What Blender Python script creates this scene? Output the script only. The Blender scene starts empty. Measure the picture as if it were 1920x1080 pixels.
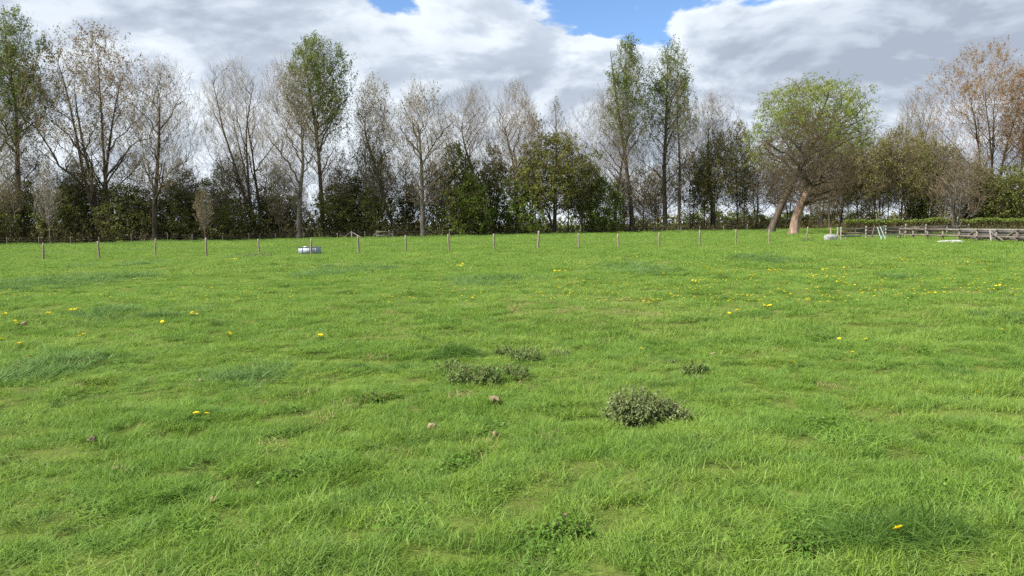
import bpy, math, random
import numpy as np
from mathutils import Vector, Matrix

R_ = math.radians
SC = bpy.context.scene
COL = SC.collection

# ------------------------------------------------------------------ camera
CAM_H, PITCH, ROLL, FPX = 1.6, R_(4.83), R_(0.945), 1386.0
_f = Vector((0, math.cos(PITCH), -math.sin(PITCH)))
_u0 = Vector((0, math.sin(PITCH), math.cos(PITCH)))
_r0 = Vector((1, 0, 0))
_r = _r0 * math.cos(ROLL) - _u0 * math.sin(ROLL)
_u = _u0 * math.cos(ROLL) + _r0 * math.sin(ROLL)
cam_data = bpy.data.cameras.new('camera')
cam = bpy.data.objects.new('camera', cam_data)
COL.objects.link(cam)
cam.matrix_world = Matrix(((_r.x, _u.x, -_f.x, 0), (_r.y, _u.y, -_f.y, 0), (_r.z, _u.z, -_f.z, CAM_H), (0, 0, 0, 1)))
cam_data.sensor_width = 36.0
cam_data.lens = 36.0 * FPX / 1920.0
cam_data.clip_start, cam_data.clip_end = 0.05, 12000
SC.camera = cam

# ------------------------------------------------------------------ light
SUN_AZ, SUN_EL = R_(-112), R_(46)
EXPOSURE = 0.97
SC.view_settings.view_transform = 'Standard'
SC.view_settings.look = 'None'
SC.view_settings.gamma = 1.0
SC.view_settings.use_curve_mapping = False
SC.view_settings.exposure = EXPOSURE
sd = bpy.data.lights.new('sun', 'SUN')
sd.energy, sd.angle, sd.color = 4.8, R_(5), (1.0, 0.95, 0.87)
so = bpy.data.objects.new('sun', sd)
COL.objects.link(so)
S = Vector((math.sin(SUN_AZ) * math.cos(SUN_EL), math.cos(SUN_AZ) * math.cos(SUN_EL), math.sin(SUN_EL)))
so.rotation_euler = S.to_track_quat('Z', 'Y').to_euler()
so.location = (-40, 10, 60)

SC.render.engine = 'CYCLES'
SC.cycles.max_bounces = 6
SC.cycles.diffuse_bounces = 3
SC.cycles.transmission_bounces = 3
SC.cycles.use_denoising = False
SC.cycles.sample_clamp_indirect = 2.0
SC.cycles.sample_clamp_direct = 2.5


class NT:
    """small node-graph helper"""
    def __init__(s, tree):
        s.t = tree
        s.t.nodes.clear()

    def n(s, typ, ins=None, **props):
        nd = s.t.nodes.new(typ)
        for k, v in props.items():
            setattr(nd, k, v)
        for k, v in (ins or {}).items():
            s.set(nd, k, v)
        return nd

    def set(s, nd, k, v):
        sock = nd.inputs[k]
        if isinstance(v, bpy.types.NodeSocket):
            s.t.links.new(v, sock)
        elif isinstance(v, bpy.types.Node):
            s.t.links.new(v.outputs[0], sock)
        else:
            sock.default_value = v

    def m(s, op, a, b=0.0, c=None, clamp=False):
        nd = s.n('ShaderNodeMath', {0: a, 1: b}, operation=op, use_clamp=clamp)
        if c is not None:
            s.set(nd, 2, c)
        return nd.outputs[0]

    def ss(s, x, a, b):
        nd = s.n('ShaderNodeMapRange', {'Value': x, 'From Min': a, 'From Max': b}, interpolation_type='SMOOTHSTEP')
        return nd.outputs[0]

    def mix(s, f, a, b, blend='MIX'):
        nd = s.n('ShaderNodeMix', data_type='RGBA', blend_type=blend)
        for sk, v in ((nd.inputs[0], f), (nd.inputs[6], a), (nd.inputs[7], b)):
            if isinstance(v, bpy.types.NodeSocket):
                s.t.links.new(v, sk)
            elif isinstance(v, (int, float)):
                sk.default_value = v
            else:
                sk.default_value = (*v[:3], 1.0)
        return nd.outputs[2]

    def noise(s, vec, scale, detail=4, rough=0.5, dist=0.0):
        nd = s.n('ShaderNodeTexNoise', {'Scale': scale, 'Detail': detail, 'Roughness': rough, 'Distortion': dist})
        if vec is not None:
            s.set(nd, 'Vector', vec)
        return nd.outputs[0]


# ------------------------------------------------------------------ sky (broken cloud over a clear sky)
world = bpy.data.worlds.new('World')
SC.world = world
world.use_nodes = True
w = NT(world.node_tree)
tc = w.n('ShaderNodeTexCoord')
D = tc.outputs['Generated']
sx = w.n('ShaderNodeSeparateXYZ', {0: D})
X, Y, Z = sx.outputs
zc = w.m('ADD', w.m('MAXIMUM', Z, 0.0), 0.28)
pv = w.n('ShaderNodeCombineXYZ', {0: w.m('DIVIDE', X, zc), 1: w.m('DIVIDE', Y, zc), 2: 3.1}).outputs[0]
n_big = w.noise(pv, 1.35, 9, 0.56, 0.25)
n_mid = w.noise(w.n('ShaderNodeVectorMath', {0: pv, 1: (7.3, 2.1, 0.4)}, operation='ADD').outputs[0], 2.9, 9, 0.55, 0.25)
n_low = w.noise(w.n('ShaderNodeVectorMath', {0: pv, 1: (1.7, 9.2, 5.0)}, operation='ADD').outputs[0], 0.9, 5, 0.5, 0.3)
az = w.m('ARCTAN2', X, Y)
el = w.m('ARCSINE', Z)
ga = w.m('DIVIDE', w.m('SUBTRACT', az, 0.262), 0.42)
ge = w.m('DIVIDE', w.m('SUBTRACT', el, 0.358), 0.105)
gr = w.m('SQRT', w.m('ADD', w.m('MULTIPLY', ga, ga), w.m('MULTIPLY', ge, ge)))
gr = w.m('ADD', gr, w.m('MULTIPLY', w.m('SUBTRACT', n_mid, 0.5), 2.2))
gap = w.m('SUBTRACT', 1.0, w.ss(gr, 0.55, 1.25))
cover = w.m('SUBTRACT', w.m('ADD', w.m('ADD', w.m('MULTIPLY', n_big, 0.8), w.m('MULTIPLY', n_mid, 0.35)), 0.13), w.m('MULTIPLY', gap, 0.62))
alpha = w.ss(cover, 0.33, 0.53)
thick = w.ss(cover, 0.47, 0.80)
relief = w.ss(w.m('SUBTRACT', n_mid, w.noise(w.n('ShaderNodeVectorMath', {0: pv, 1: (7.3 - 0.05, 2.1 - 0.06, 0.4)}, operation='ADD').outputs[0], 2.9, 9, 0.55, 0.25)), -0.10, 0.10)
grey = w.m('ADD', w.m('ADD', w.m('MULTIPLY', thick, 0.55), w.m('MULTIPLY', w.ss(n_low, 0.32, 0.66), 0.50)), w.m('MULTIPLY', w.m('SUBTRACT', relief, 0.5), -0.55))
lowband = w.m('SUBTRACT', 1.0, w.ss(w.m('ADD', el, w.m('MULTIPLY', w.m('SUBTRACT', n_mid, 0.5), 0.10)), 0.09, 0.20))
grey = w.m('ADD', w.m('SUBTRACT', grey, w.m('MULTIPLY', lowband, 0.45)), 0.04)
ramp = w.n('ShaderNodeValToRGB', {0: grey})
cr = ramp.color_ramp
cr.elements[0].position, cr.elements[0].color = 0.10, (0.48, 0.52, 0.565, 1)
cr.elements[1].position, cr.elements[1].color = 0.95, (0.225, 0.26, 0.315, 1)
e = cr.elements.new(0.5)
e.color = (0.33, 0.37, 0.43, 1)
sky = w.n('ShaderNodeTexSky', sky_type='NISHITA', sun_disc=False, sun_elevation=SUN_EL, sun_rotation=SUN_AZ, air_density=0.9, dust_density=0.1, ozone_density=6.0)
b_sky = w.n('ShaderNodeBackground', {'Color': sky, 'Strength': 0.105})
b_cl = w.n('ShaderNodeBackground', {'Color': ramp, 'Strength': 1.0})
mx = w.n('ShaderNodeMixShader', {0: alpha, 1: b_sky, 2: b_cl})
w.n('ShaderNodeOutputWorld', {0: mx})


# ------------------------------------------------------------------ pixel helpers (photo pixels -> directions)
def ray(px, py):
    v = _f + _r * ((px - 960) / FPX) - _u * ((py - 540) / FPX)
    return v


def ground(px, py):
    v = ray(px, py)
    k = -CAM_H / v.z
    return v.x * k, v.y * k


def yh(px):
    return 438 - 0.0165 * (px - 50)


def col(px, d, py=None):
    """x (and z) of the point seen at column px at forward distance d"""
    v = ray(px, py if py is not None else yh(px) + FPX * 1.6 / d)
    k = d / v.y
    return v.x * k, CAM_H + v.z * k


# ------------------------------------------------------------------ terrain shape
_rg = np.random.default_rng(5)
_wav = []
for wl, am in ((0.45, .010), (0.7, .012), (1.1, .013), (1.7, .014), (2.9, .014), (4.7, .018), (9, .03), (17, .05)):
    for _ in range(3):
        a = _rg.uniform(0, math.pi)
        _wav.append((2 * math.pi / wl * math.cos(a), 2 * math.pi / wl * math.sin(a), _rg.uniform(0, 6.28), am / 1.7))


def hgt(x, y):
    x = np.asarray(x, float)
    y = np.asarray(y, float)
    z = np.zeros(np.broadcast(x, y).shape)
    for kx, ky, ph, am in _wav:
        z = z + am * np.sin(kx * x + ky * y + ph)
    d = np.hypot(x, y)
    return z * np.clip((400 - d) / 300, 0, 1) * np.clip(0.75 + d / 20, 0, 1)


def make_noise(seed, wls):
    rg = np.random.default_rng(seed)
    ws = []
    for wl in wls:
        for _ in range(5):
            a = rg.uniform(0, math.pi)
            k = 2 * math.pi / (wl * rg.uniform(.75, 1.3))
            ws.append((k * math.cos(a), k * math.sin(a), rg.uniform(0, 6.28)))

    def f(x, y):
        z = 0
        for kx, ky, ph in ws:
            z = z + np.sin(kx * x + ky * y + ph)
        return z / math.sqrt(len(ws) / 2)      # about unit variance
    return f


# ------------------------------------------------------------------ mesh helpers
def link(o, parent=None):
    COL.objects.link(o)
    if parent is not None:
        o.parent = parent
    return o


def tag(o, label=None, cat=None, group=None, kind=None):
    if label:
        o['label'] = label
    if cat:
        o['category'] = cat
    if group:
        o['group'] = group
    if kind:
        o['kind'] = kind
    return o


def empty(name, loc=(0, 0, 0), rz=0.0):
    o = bpy.data.objects.new(name, None)
    o.location = loc
    o.rotation_euler = (0, 0, rz)
    o.empty_display_size = 0.2
    return link(o)


def np_mesh(name, V, quads=None, tris=None, mat=None, tint=None, smooth=False):
    me = bpy.data.meshes.new(name)
    V = np.ascontiguousarray(V, dtype=np.float32).reshape(-1, 3)
    nq = 0 if quads is None else len(quads)
    nt = 0 if tris is None else len(tris)
    loops = []
    starts = []
    if nq:
        loops.append(np.asarray(quads, np.int32).ravel())
        starts.append(np.arange(nq, dtype=np.int32) * 4)
    if nt:
        loops.append(np.asarray(tris, np.int32).ravel())
        starts.append(nq * 4 + np.arange(nt, dtype=np.int32) * 3)
    loops = np.concatenate(loops)
    starts = np.concatenate(starts)
    me.vertices.add(len(V))
    me.vertices.foreach_set('co', V.ravel())
    me.loops.add(len(loops))
    me.loops.foreach_set('vertex_index', loops)
    me.polygons.add(nq + nt)
    me.polygons.foreach_set('loop_start', starts)
    if smooth:
        me.polygons.foreach_set('use_smooth', np.ones(nq + nt, bool))
    me.update(calc_edges=True)
    if tint is not None:
        at = me.attributes.new('tint', 'FLOAT', 'POINT')
        at.data.foreach_set('value', np.ascontiguousarray(tint, np.float32))
    if mat is not None:
        me.materials.append(mat)
    return me


def mobj(name, me, parent=None):
    return link(bpy.data.objects.new(name, me), parent)


def tubes(P, Rr, S=4):
    """P (N,K,3), Rr (N,K) -> verts, quads"""
    N, K, _ = P.shape
    T = np.gradient(P, axis=1)
    T /= np.linalg.norm(T, axis=2, keepdims=True) + 1e-9
    main = P[:, -1] - P[:, 0]
    ref = np.where((np.abs(main[:, 2]) > 0.8 * np.linalg.norm(main, axis=1))[:, None], np.array([[1., 0, 0]]), np.array([[0, 0, 1.]]))
    U = np.cross(T, ref[:, None, :])
    U /= np.linalg.norm(U, axis=2, keepdims=True) + 1e-9
    W = np.cross(T, U)
    a = np.arange(S) / S * 2 * math.pi
    V = P[:, :, None, :] + Rr[:, :, None, None] * (np.cos(a)[None, None, :, None] * U[:, :, None, :] + np.sin(a)[None, None, :, None] * W[:, :, None, :])
    base = (np.arange(N) * K * S)[:, None, None]
    k = (np.arange(K - 1) * S)[None, :, None]
    s = np.arange(S)[None, None, :]
    s1 = (np.arange(S) + 1) % S
    s1 = s1[None, None, :]
    Q = np.stack([base + k + s, base + k + s1, base + k + S + s1, base + k + S + s], -1).reshape(-1, 4)
    return V.reshape(-1, 3), Q


class MB:
    """collects boxes and rods into one mesh"""
    def __init__(s):
        s.V, s.F, s.n = [], [], 0

    def add(s, V, Q):
        s.V.append(np.asarray(V, float).reshape(-1, 3))
        s.F.append(np.asarray(Q) + s.n)
        s.n += len(s.V[-1])
        return s

    def box(s, c, d, rz=0.0, tilt=None):
        x, y, z = np.array(d) / 2
        v = np.array([(-x, -y, -z), (x, -y, -z), (x, y, -z), (-x, y, -z), (-x, -y, z), (x, -y, z), (x, y, z), (-x, y, z)])
        if tilt is not None:
            v = v @ np.array(tilt.to_3x3()).T
        cz, sz = math.cos(rz), math.sin(rz)
        v = np.stack([v[:, 0] * cz - v[:, 1] * sz, v[:, 0] * sz + v[:, 1] * cz, v[:, 2]], 1) + np.array(c)
        return s.add(v, [(3, 2, 1, 0), (4, 5, 6, 7), (0, 1, 5, 4), (1, 2, 6, 5), (2, 3, 7, 6), (3, 0, 4, 7)])

    def rod(s, pts, r, S=6, cap=True):
        P = np.array(pts, float)[None]
        rr = np.full(P.shape[1], r) if np.isscalar(r) else np.array(r, float)
        V, Q = tubes(P, rr[None], S)
        n0 = s.n
        s.add(V, Q)
        if cap and S in (4, 6, 8):
            for k0 in (0, (P.shape[1] - 1) * S):
                ring = [n0 + k0 + i for i in range(S)]
                for i in range(1, S - 2, 2):
                    s.F.append(np.array([[ring[0], ring[i], ring[i + 1], ring[(i + 2) % S]]]))
        return s

    def mesh(s, name, mat, smooth=False):
        return np_mesh(name, np.concatenate(s.V), quads=np.concatenate(s.F), mat=mat, smooth=smooth)

    def build(s, name, mat, parent=None, smooth=False):
        return mobj(name, s.mesh(name, mat, smooth), parent)


# ------------------------------------------------------------------ materials
def new_mat(name):
    m = bpy.data.materials.new(name)
    m.use_nodes = True
    return m, NT(m.node_tree)


def leafy(name, c0, c1, c2=None, trans=0.35, rough=0.6, wscale=None, wcol=None, spec=0.25, wpow=0.6):
    """foliage: tint attribute picks between colours, translucent, with slow variation over the ground"""
    m, g = new_mat(name)
    t = g.n('ShaderNodeAttribute', attribute_name='tint').outputs['Fac']
    if c2 is None:
        c = g.mix(t, c0, c1)
    else:
        r = g.n('ShaderNodeValToRGB', {0: t})
        r.color_ramp.elements[0].color = (*c0, 1)
        r.color_ramp.elements[1].color = (*c2, 1)
        e = r.color_ramp.elements.new(0.55)
        e.color = (*c1, 1)
        c = r.outputs[0]
    if wscale:
        pos = g.n('ShaderNodeNewGeometry').outputs['Position']
        for i, (sc_, cc) in enumerate(zip(wscale, wcol)):
            nz = g.ss(g.noise(pos, sc_, 3, 0.55), 0.40, 0.66)
            c = g.mix(g.m('MULTIPLY', nz, wpow), c, cc)
    d = g.n('ShaderNodeBsdfPrincipled', {'Base Color': c, 'Roughness': rough, 'Specular IOR Level': spec})
    tr = g.n('ShaderNodeBsdfTranslucent', {'Color': c})
    g.n('ShaderNodeOutputMaterial', {0: g.n('ShaderNodeMixShader', {0: trans, 1: d, 2: tr})})
    return m


def bark(name, c0, c1, scale=6.0, stretch=0.25, bump=0.5, rough=0.9):
    m, g = new_mat(name)
    tcn = g.n('ShaderNodeTexCoord').outputs['Object']
    v = g.n('ShaderNodeMapping', {0: tcn, 'Scale': (1, 1, stretch)}).outputs[0]
    n1 = g.noise(v, scale, 6, 0.65, 0.4)
    n2 = g.noise(v, scale * 0.2, 3, 0.5)
    c = g.mix(g.ss(g.m('ADD', g.m('MULTIPLY', n1, 0.7), g.m('MULTIPLY', n2, 0.4)), 0.4, 0.72), c0, c1)
    bp = g.n('ShaderNodeBump', {'Strength': bump, 'Distance': 0.05, 'Height': n1})
    d = g.n('ShaderNodeBsdfPrincipled', {'Base Color': c, 'Roughness': rough, 'Normal': bp.outputs[0], 'Specular IOR Level': 0.2})
    g.n('ShaderNodeOutputMaterial', {0: d})
    return m


def plain(name, c0, c1, scale=8.0, rough=0.7, metal=0.0, bump=0.2):
    m, g = new_mat(name)
    tcn = g.n('ShaderNodeTexCoord').outputs['Object']
    n1 = g.noise(tcn, scale, 5, 0.6)
    c = g.mix(g.ss(n1, 0.35, 0.68), c0, c1)
    bp = g.n('ShaderNodeBump', {'Strength': bump, 'Distance': 0.02, 'Height': n1})
    d = g.n('ShaderNodeBsdfPrincipled', {'Base Color': c, 'Roughness': rough, 'Metallic': metal, 'Normal': bp.outputs[0]})
    g.n('ShaderNodeOutputMaterial', {0: d})
    return m


M = {}
GW = [(0.07, 0.9), ]
M['grass'] = leafy('grass_blade', (0.13, 0.235, 0.026), (0.24, 0.37, 0.05), (0.40, 0.49, 0.19), 0.42, 0.6,
                   (0.09, 0.55, 2.6), ((0.30, 0.40, 0.085), (0.115, 0.245, 0.028), (0.185, 0.32, 0.07)), 0.22, 0.55)
M['grass_blue'] = leafy('grass_blade_blue', (0.10, 0.20, 0.05), (0.17, 0.28, 0.08), (0.24, 0.34, 0.14), 0.4, 0.7, None, None, 0.12)
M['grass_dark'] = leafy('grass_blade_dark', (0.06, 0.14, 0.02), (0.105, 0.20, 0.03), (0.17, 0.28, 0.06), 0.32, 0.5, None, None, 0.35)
M['tussock'] = leafy('tussock_blade', (0.05, 0.12, 0.018), (0.10, 0.195, 0.03), (0.24, 0.35, 0.11), 0.35, 0.6, None, None, 0.15)
M['nettle_green'] = leafy('green_nettle_leaf', (0.09, 0.155, 0.04), (0.15, 0.225, 0.06), (0.25, 0.33, 0.12), 0.35, 0.6, None, None, 0.2)
M['straw'] = leafy('dry_grass', (0.20, 0.22, 0.05), (0.33, 0.30, 0.12), (0.45, 0.40, 0.22), 0.25, 0.7)
M['nettle'] = leafy('nettle_leaf', (0.12, 0.17, 0.058), (0.20, 0.25, 0.09), (0.32, 0.37, 0.19), 0.35, 0.6, None, None, 0.2)
M['nettle_dead'] = leafy('withered_leaf', (0.16, 0.12, 0.07), (0.30, 0.22, 0.14), None, 0.15, 0.8)
M['clover'] = leafy('clover_leaf', (0.07, 0.155, 0.02), (0.12, 0.225, 0.03), (0.18, 0.29, 0.06), 0.3, 0.6, None, None, 0.15)
M['petal'] = leafy('yellow_petal', (0.86, 0.70, 0.012), (0.90, 0.80, 0.03), None, 0.30, 0.6)
M['seedhead'] = leafy('white_seed_head', (0.6, 0.6, 0.55), (0.75, 0.75, 0.7), None, 0.3, 0.8)
# tree leaves
M['leaf_green'] = leafy('fresh_poplar_leaf', (0.085, 0.13, 0.02), (0.15, 0.21, 0.032), (0.22, 0.285, 0.06), 0.45, 0.5)
M['leaf_bronze'] = leafy('bronze_poplar_leaf', (0.15, 0.11, 0.05), (0.25, 0.165, 0.07), (0.30, 0.22, 0.11), 0.35, 0.55)
M['leaf_orange'] = leafy('orange_poplar_leaf', (0.21, 0.11, 0.03), (0.33, 0.175, 0.045), (0.36, 0.25, 0.10), 0.4, 0.55)
M['leaf_willow'] = leafy('willow_leaf', (0.18, 0.24, 0.04), (0.26, 0.325, 0.06), (0.34, 0.39, 0.11), 0.48, 0.55)
M['leaf_olive'] = leafy('olive_bud_leaf', (0.13, 0.125, 0.036), (0.20, 0.195, 0.05), (0.26, 0.25, 0.08), 0.42, 0.6)
M['leaf_yellow'] = leafy('yellow_olive_leaf', (0.11, 0.12, 0.025), (0.17, 0.185, 0.03), (0.23, 0.25, 0.06), 0.4, 0.6)
M['leaf_pale'] = leafy('pale_catkin_leaf', (0.15, 0.15, 0.07), (0.22, 0.22, 0.10), None, 0.35, 0.6)
M['leaf_dark'] = leafy('hawthorn_leaf', (0.085, 0.10, 0.026), (0.145, 0.165, 0.036), (0.21, 0.235, 0.055), 0.45, 0.55)
M['leaf_bright'] = leafy('bright_shrub_leaf', (0.09, 0.14, 0.018), (0.15, 0.215, 0.025), (0.21, 0.28, 0.05), 0.42, 0.55)
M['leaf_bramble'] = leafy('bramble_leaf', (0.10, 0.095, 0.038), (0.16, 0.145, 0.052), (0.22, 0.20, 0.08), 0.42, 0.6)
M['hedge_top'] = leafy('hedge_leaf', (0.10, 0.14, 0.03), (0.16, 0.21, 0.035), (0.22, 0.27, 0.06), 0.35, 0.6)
M['oak_bud'] = leafy('oak_bud', (0.085, 0.06, 0.03), (0.13, 0.095, 0.04), (0.16, 0.14, 0.05), 0.3, 0.6)
M['bark_grey'] = bark('grey_poplar_bark', (0.075, 0.062, 0.05), (0.21, 0.185, 0.155), 3.0)
M['bark_dark'] = bark('dark_bark', (0.045, 0.036, 0.028), (0.125, 0.10, 0.078), 3.0)
M['bark_pale'] = bark('pale_bark', (0.16, 0.14, 0.11), (0.36, 0.33, 0.28), 3.0)
M['bark_oak'] = bark('red_brown_flaking_bark', (0.13, 0.08, 0.058), (0.40, 0.30, 0.235), 2.6, 0.4, 0.9)
M['twig_grey'] = bark('grey_twig', (0.18, 0.14, 0.095), (0.31, 0.25, 0.175), 1.0, 1.0, 0.0)
M['twig_brown'] = bark('brown_twig', (0.125, 0.09, 0.058), (0.235, 0.18, 0.118), 1.0, 1.0, 0.0)
M['twig_oak'] = bark('oak_twig', (0.055, 0.040, 0.026), (0.12, 0.09, 0.058), 1.0, 1.0, 0.0)
M['twig_pale'] = bark('pale_twig', (0.22, 0.19, 0.15), (0.36, 0.32, 0.27), 1.0, 1.0, 0.0)
M['post'] = bark('weathered_post', (0.18, 0.145, 0.115), (0.35, 0.30, 0.245), 9.0, 0.15, 0.5)
M['post_dark'] = bark('dark_creosoted_post', (0.06, 0.05, 0.04), (0.15, 0.125, 0.10), 9.0, 0.15, 0.5)
M['rail'] = bark('silvered_rail', (0.135, 0.125, 0.11), (0.28, 0.265, 0.24), 8.0, 0.3, 0.4)
M['rail_brown'] = bark('brown_rail', (0.11, 0.09, 0.07), (0.24, 0.20, 0.165), 8.0, 0.3, 0.4)
M['wire'] = plain('galvanised_wire', (0.10, 0.10, 0.10), (0.18, 0.18, 0.17), 4, 0.8, 0.0)
M['zinc'] = plain('galvanised_sheet', (0.25, 0.29, 0.36), (0.36, 0.40, 0.47), 5, 0.55, 0.1)
M['white'] = plain('white_plastic', (0.42, 0.42, 0.40), (0.58, 0.58, 0.56), 4, 0.5)
M['stone'] = plain('pale_stone', (0.14, 0.145, 0.14), (0.40, 0.41, 0.39), 7, 0.85, 0, 0.6)
M['panel'] = plain('dark_grey_board', (0.085, 0.08, 0.082), (0.15, 0.14, 0.14), 2.0, 0.8)
M['pale_green'] = plain('pale_green_paint', (0.20, 0.30, 0.25), (0.30, 0.40, 0.34), 5, 0.5)
M['tape'] = plain('white_tape', (0.24, 0.27, 0.22), (0.36, 0.38, 0.32), 5, 0.6)
M['clod'] = plain('dry_fibrous_clod', (0.17, 0.12, 0.065), (0.36, 0.28, 0.16), 30, 0.95, 0, 1.0)
M['clod_dark'] = plain('dark_clod', (0.10, 0.06, 0.05), (0.22, 0.15, 0.13), 30, 0.95, 0, 1.0)

# soil / sward underneath the blades
m, g = new_mat('meadow_soil')
pos = g.n('ShaderNodeNewGeometry').outputs['Position']
a1 = g.ss(g.noise(pos, 0.09, 3, 0.55), 0.40, 0.66)
a2 = g.noise(pos, 3.5, 6, 0.7)
cN = g.mix(g.ss(a2, 0.35, 0.65), (0.075, 0.115, 0.018), (0.13, 0.19, 0.03))
cN = g.mix(g.m('MULTIPLY', a1, 0.5), cN, (0.17, 0.21, 0.045))
cN = g.mix(g.m('MULTIPLY', g.ss(g.noise(pos, 30, 5, 0.7), 0.42, 0.6), 0.4), cN, (0.085, 0.07, 0.035))
cN = g.mix(g.m('MULTIPLY', g.ss(g.noise(pos, 75, 4, 0.7), 0.56, 0.68), 0.8), cN, (0.22, 0.19, 0.09))
bp = g.n('ShaderNodeBump', {'Strength': 0.8, 'Distance': 0.04, 'Height': g.noise(pos, 14, 6, 0.75)})
d = g.n('ShaderNodeBsdfPrincipled', {'Base Color': cN, 'Roughness': 0.95, 'Specular IOR Level': 0.1, 'Normal': bp.outputs[0]})
g.n('ShaderNodeOutputMaterial', {0: d})
M['soil'] = m

# ------------------------------------------------------------------ the ground sheet
def axis(c, a, b, n):
    t = np.linspace(-1, 1, n)
    return c + a * np.sinh(b * t)


gx = axis(0, 5000 / math.sinh(8.2), 8.2, 250)
gy = axis(6, 5000 / math.sinh(8.2), 8.2, 250)
GX, GY = np.meshgrid(gx, gy)
GV = np.stack([GX, GY, hgt(GX, GY)], -1).reshape(-1, 3)
ii, jj = np.meshgrid(np.arange(249), np.arange(249))
i0 = (jj * 250 + ii).ravel()
field = mobj('meadow_ground', np_mesh('meadow_ground', GV, quads=np.stack([i0, i0 + 1, i0 + 251, i0 + 250], 1), mat=M['soil'], smooth=True))
tag(field, 'bright green grazed meadow ground running back to the trees', 'meadow', kind='structure')


# ------------------------------------------------------------------ grass blades
def blades(rg, n, rad, l0, l1, wd, lean=0.5, arch=0.6, out=0.0, K=4, tint=(0, 1)):
    """n curved blades in a disc -> verts, quads, tint"""
    rr = rad * np.sqrt(rg.random(n))
    th = rg.random(n) * 2 * math.pi
    base = np.stack([rr * np.cos(th), rr * np.sin(th), np.full(n, -0.01)], 1)
    L = rg.uniform(l0, l1, n)
    fa = rg.random(n) * 2 * math.pi
    fd = np.stack([np.cos(fa), np.sin(fa)], 1) * (1 - out) + out * np.stack([np.cos(th), np.sin(th)], 1)
    fd /= np.linalg.norm(fd, axis=1, keepdims=True) + 1e-6
    le = rg.uniform(0.05, lean, n)
    ar = rg.uniform(0.1, arch, n)
    ts = np.linspace(0, 1, K)
    hor = L[:, None] * (le[:, None] * ts + ar[:, None] * ts ** 2.2)
    ver = L[:, None] * (ts - 0.55 * ar[:, None] * ts ** 2.4) * (1 - 0.25 * le[:, None])
    P = np.zeros((n, K, 3))
    P[:, :, 0] = base[:, None, 0] + hor * fd[:, None, 0]
    P[:, :, 1] = base[:, None, 1] + hor * fd[:, None, 1]
    P[:, :, 2] = base[:, None, 2] + ver
    sa = fa + math.pi / 2 + rg.normal(0, 0.7, n)
    side = np.stack([np.cos(sa), np.sin(sa), np.zeros(n)], 1)
    wt = wd * rg.uniform(.6, 1.3, n)[:, None] * (1 - ts[None] ** 2.2 * 0.93) * 0.5
    V = np.stack([P - wt[..., None] * side[:, None], P + wt[..., None] * side[:, None]], 2).reshape(-1, 3)
    b = (np.arange(n) * K * 2)[:, None]
    k = (np.arange(K - 1) * 2)[None]
    Q = np.stack([b + k, b + k + 1, b + k + 3, b + k + 2], -1).reshape(-1, 4)
    T = np.repeat(np.clip(rg.normal(.45, .25, n), 0, 1) * (tint[1] - tint[0]) + tint[0], K * 2)
    return V, Q, T


def leaf_quads(rg, C, size, ratio=0.5, flat=0.0):
    """rhombic leaves at C (M,3)"""
    n = len(C)
    a = rg.normal(0, 1, (n, 3))
    a[:, 2] *= (1 - flat)
    a /= np.linalg.norm(a, axis=1, keepdims=True) + 1e-9
    b = np.cross(a, rg.normal(0, 1, (n, 3)) * np.array([1 - flat, 1 - flat, 1]))
    b /= np.linalg.norm(b, axis=1, keepdims=True) + 1e-9
    s = (size * rg.uniform(.6, 1.4, n))[:, None]
    V = np.stack([C - a * s * .5, C + b * s * ratio * .5, C + a * s * .5, C - b * s * ratio * .5], 1).reshape(-1, 3)
    Q = np.arange(n * 4).reshape(-1, 4)
    T = np.repeat(np.clip(rg.normal(.45, .27, n), 0, 1), 4)
    return V, Q, T


def cat(*parts):
    V, Q, T, o = [], [], [], 0
    for v, q, t in parts:
        V.append(v)
        Q.append(q + o)
        T.append(t)
        o += len(v)
    return np.concatenate(V), np.concatenate(Q), np.concatenate(T)


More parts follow.
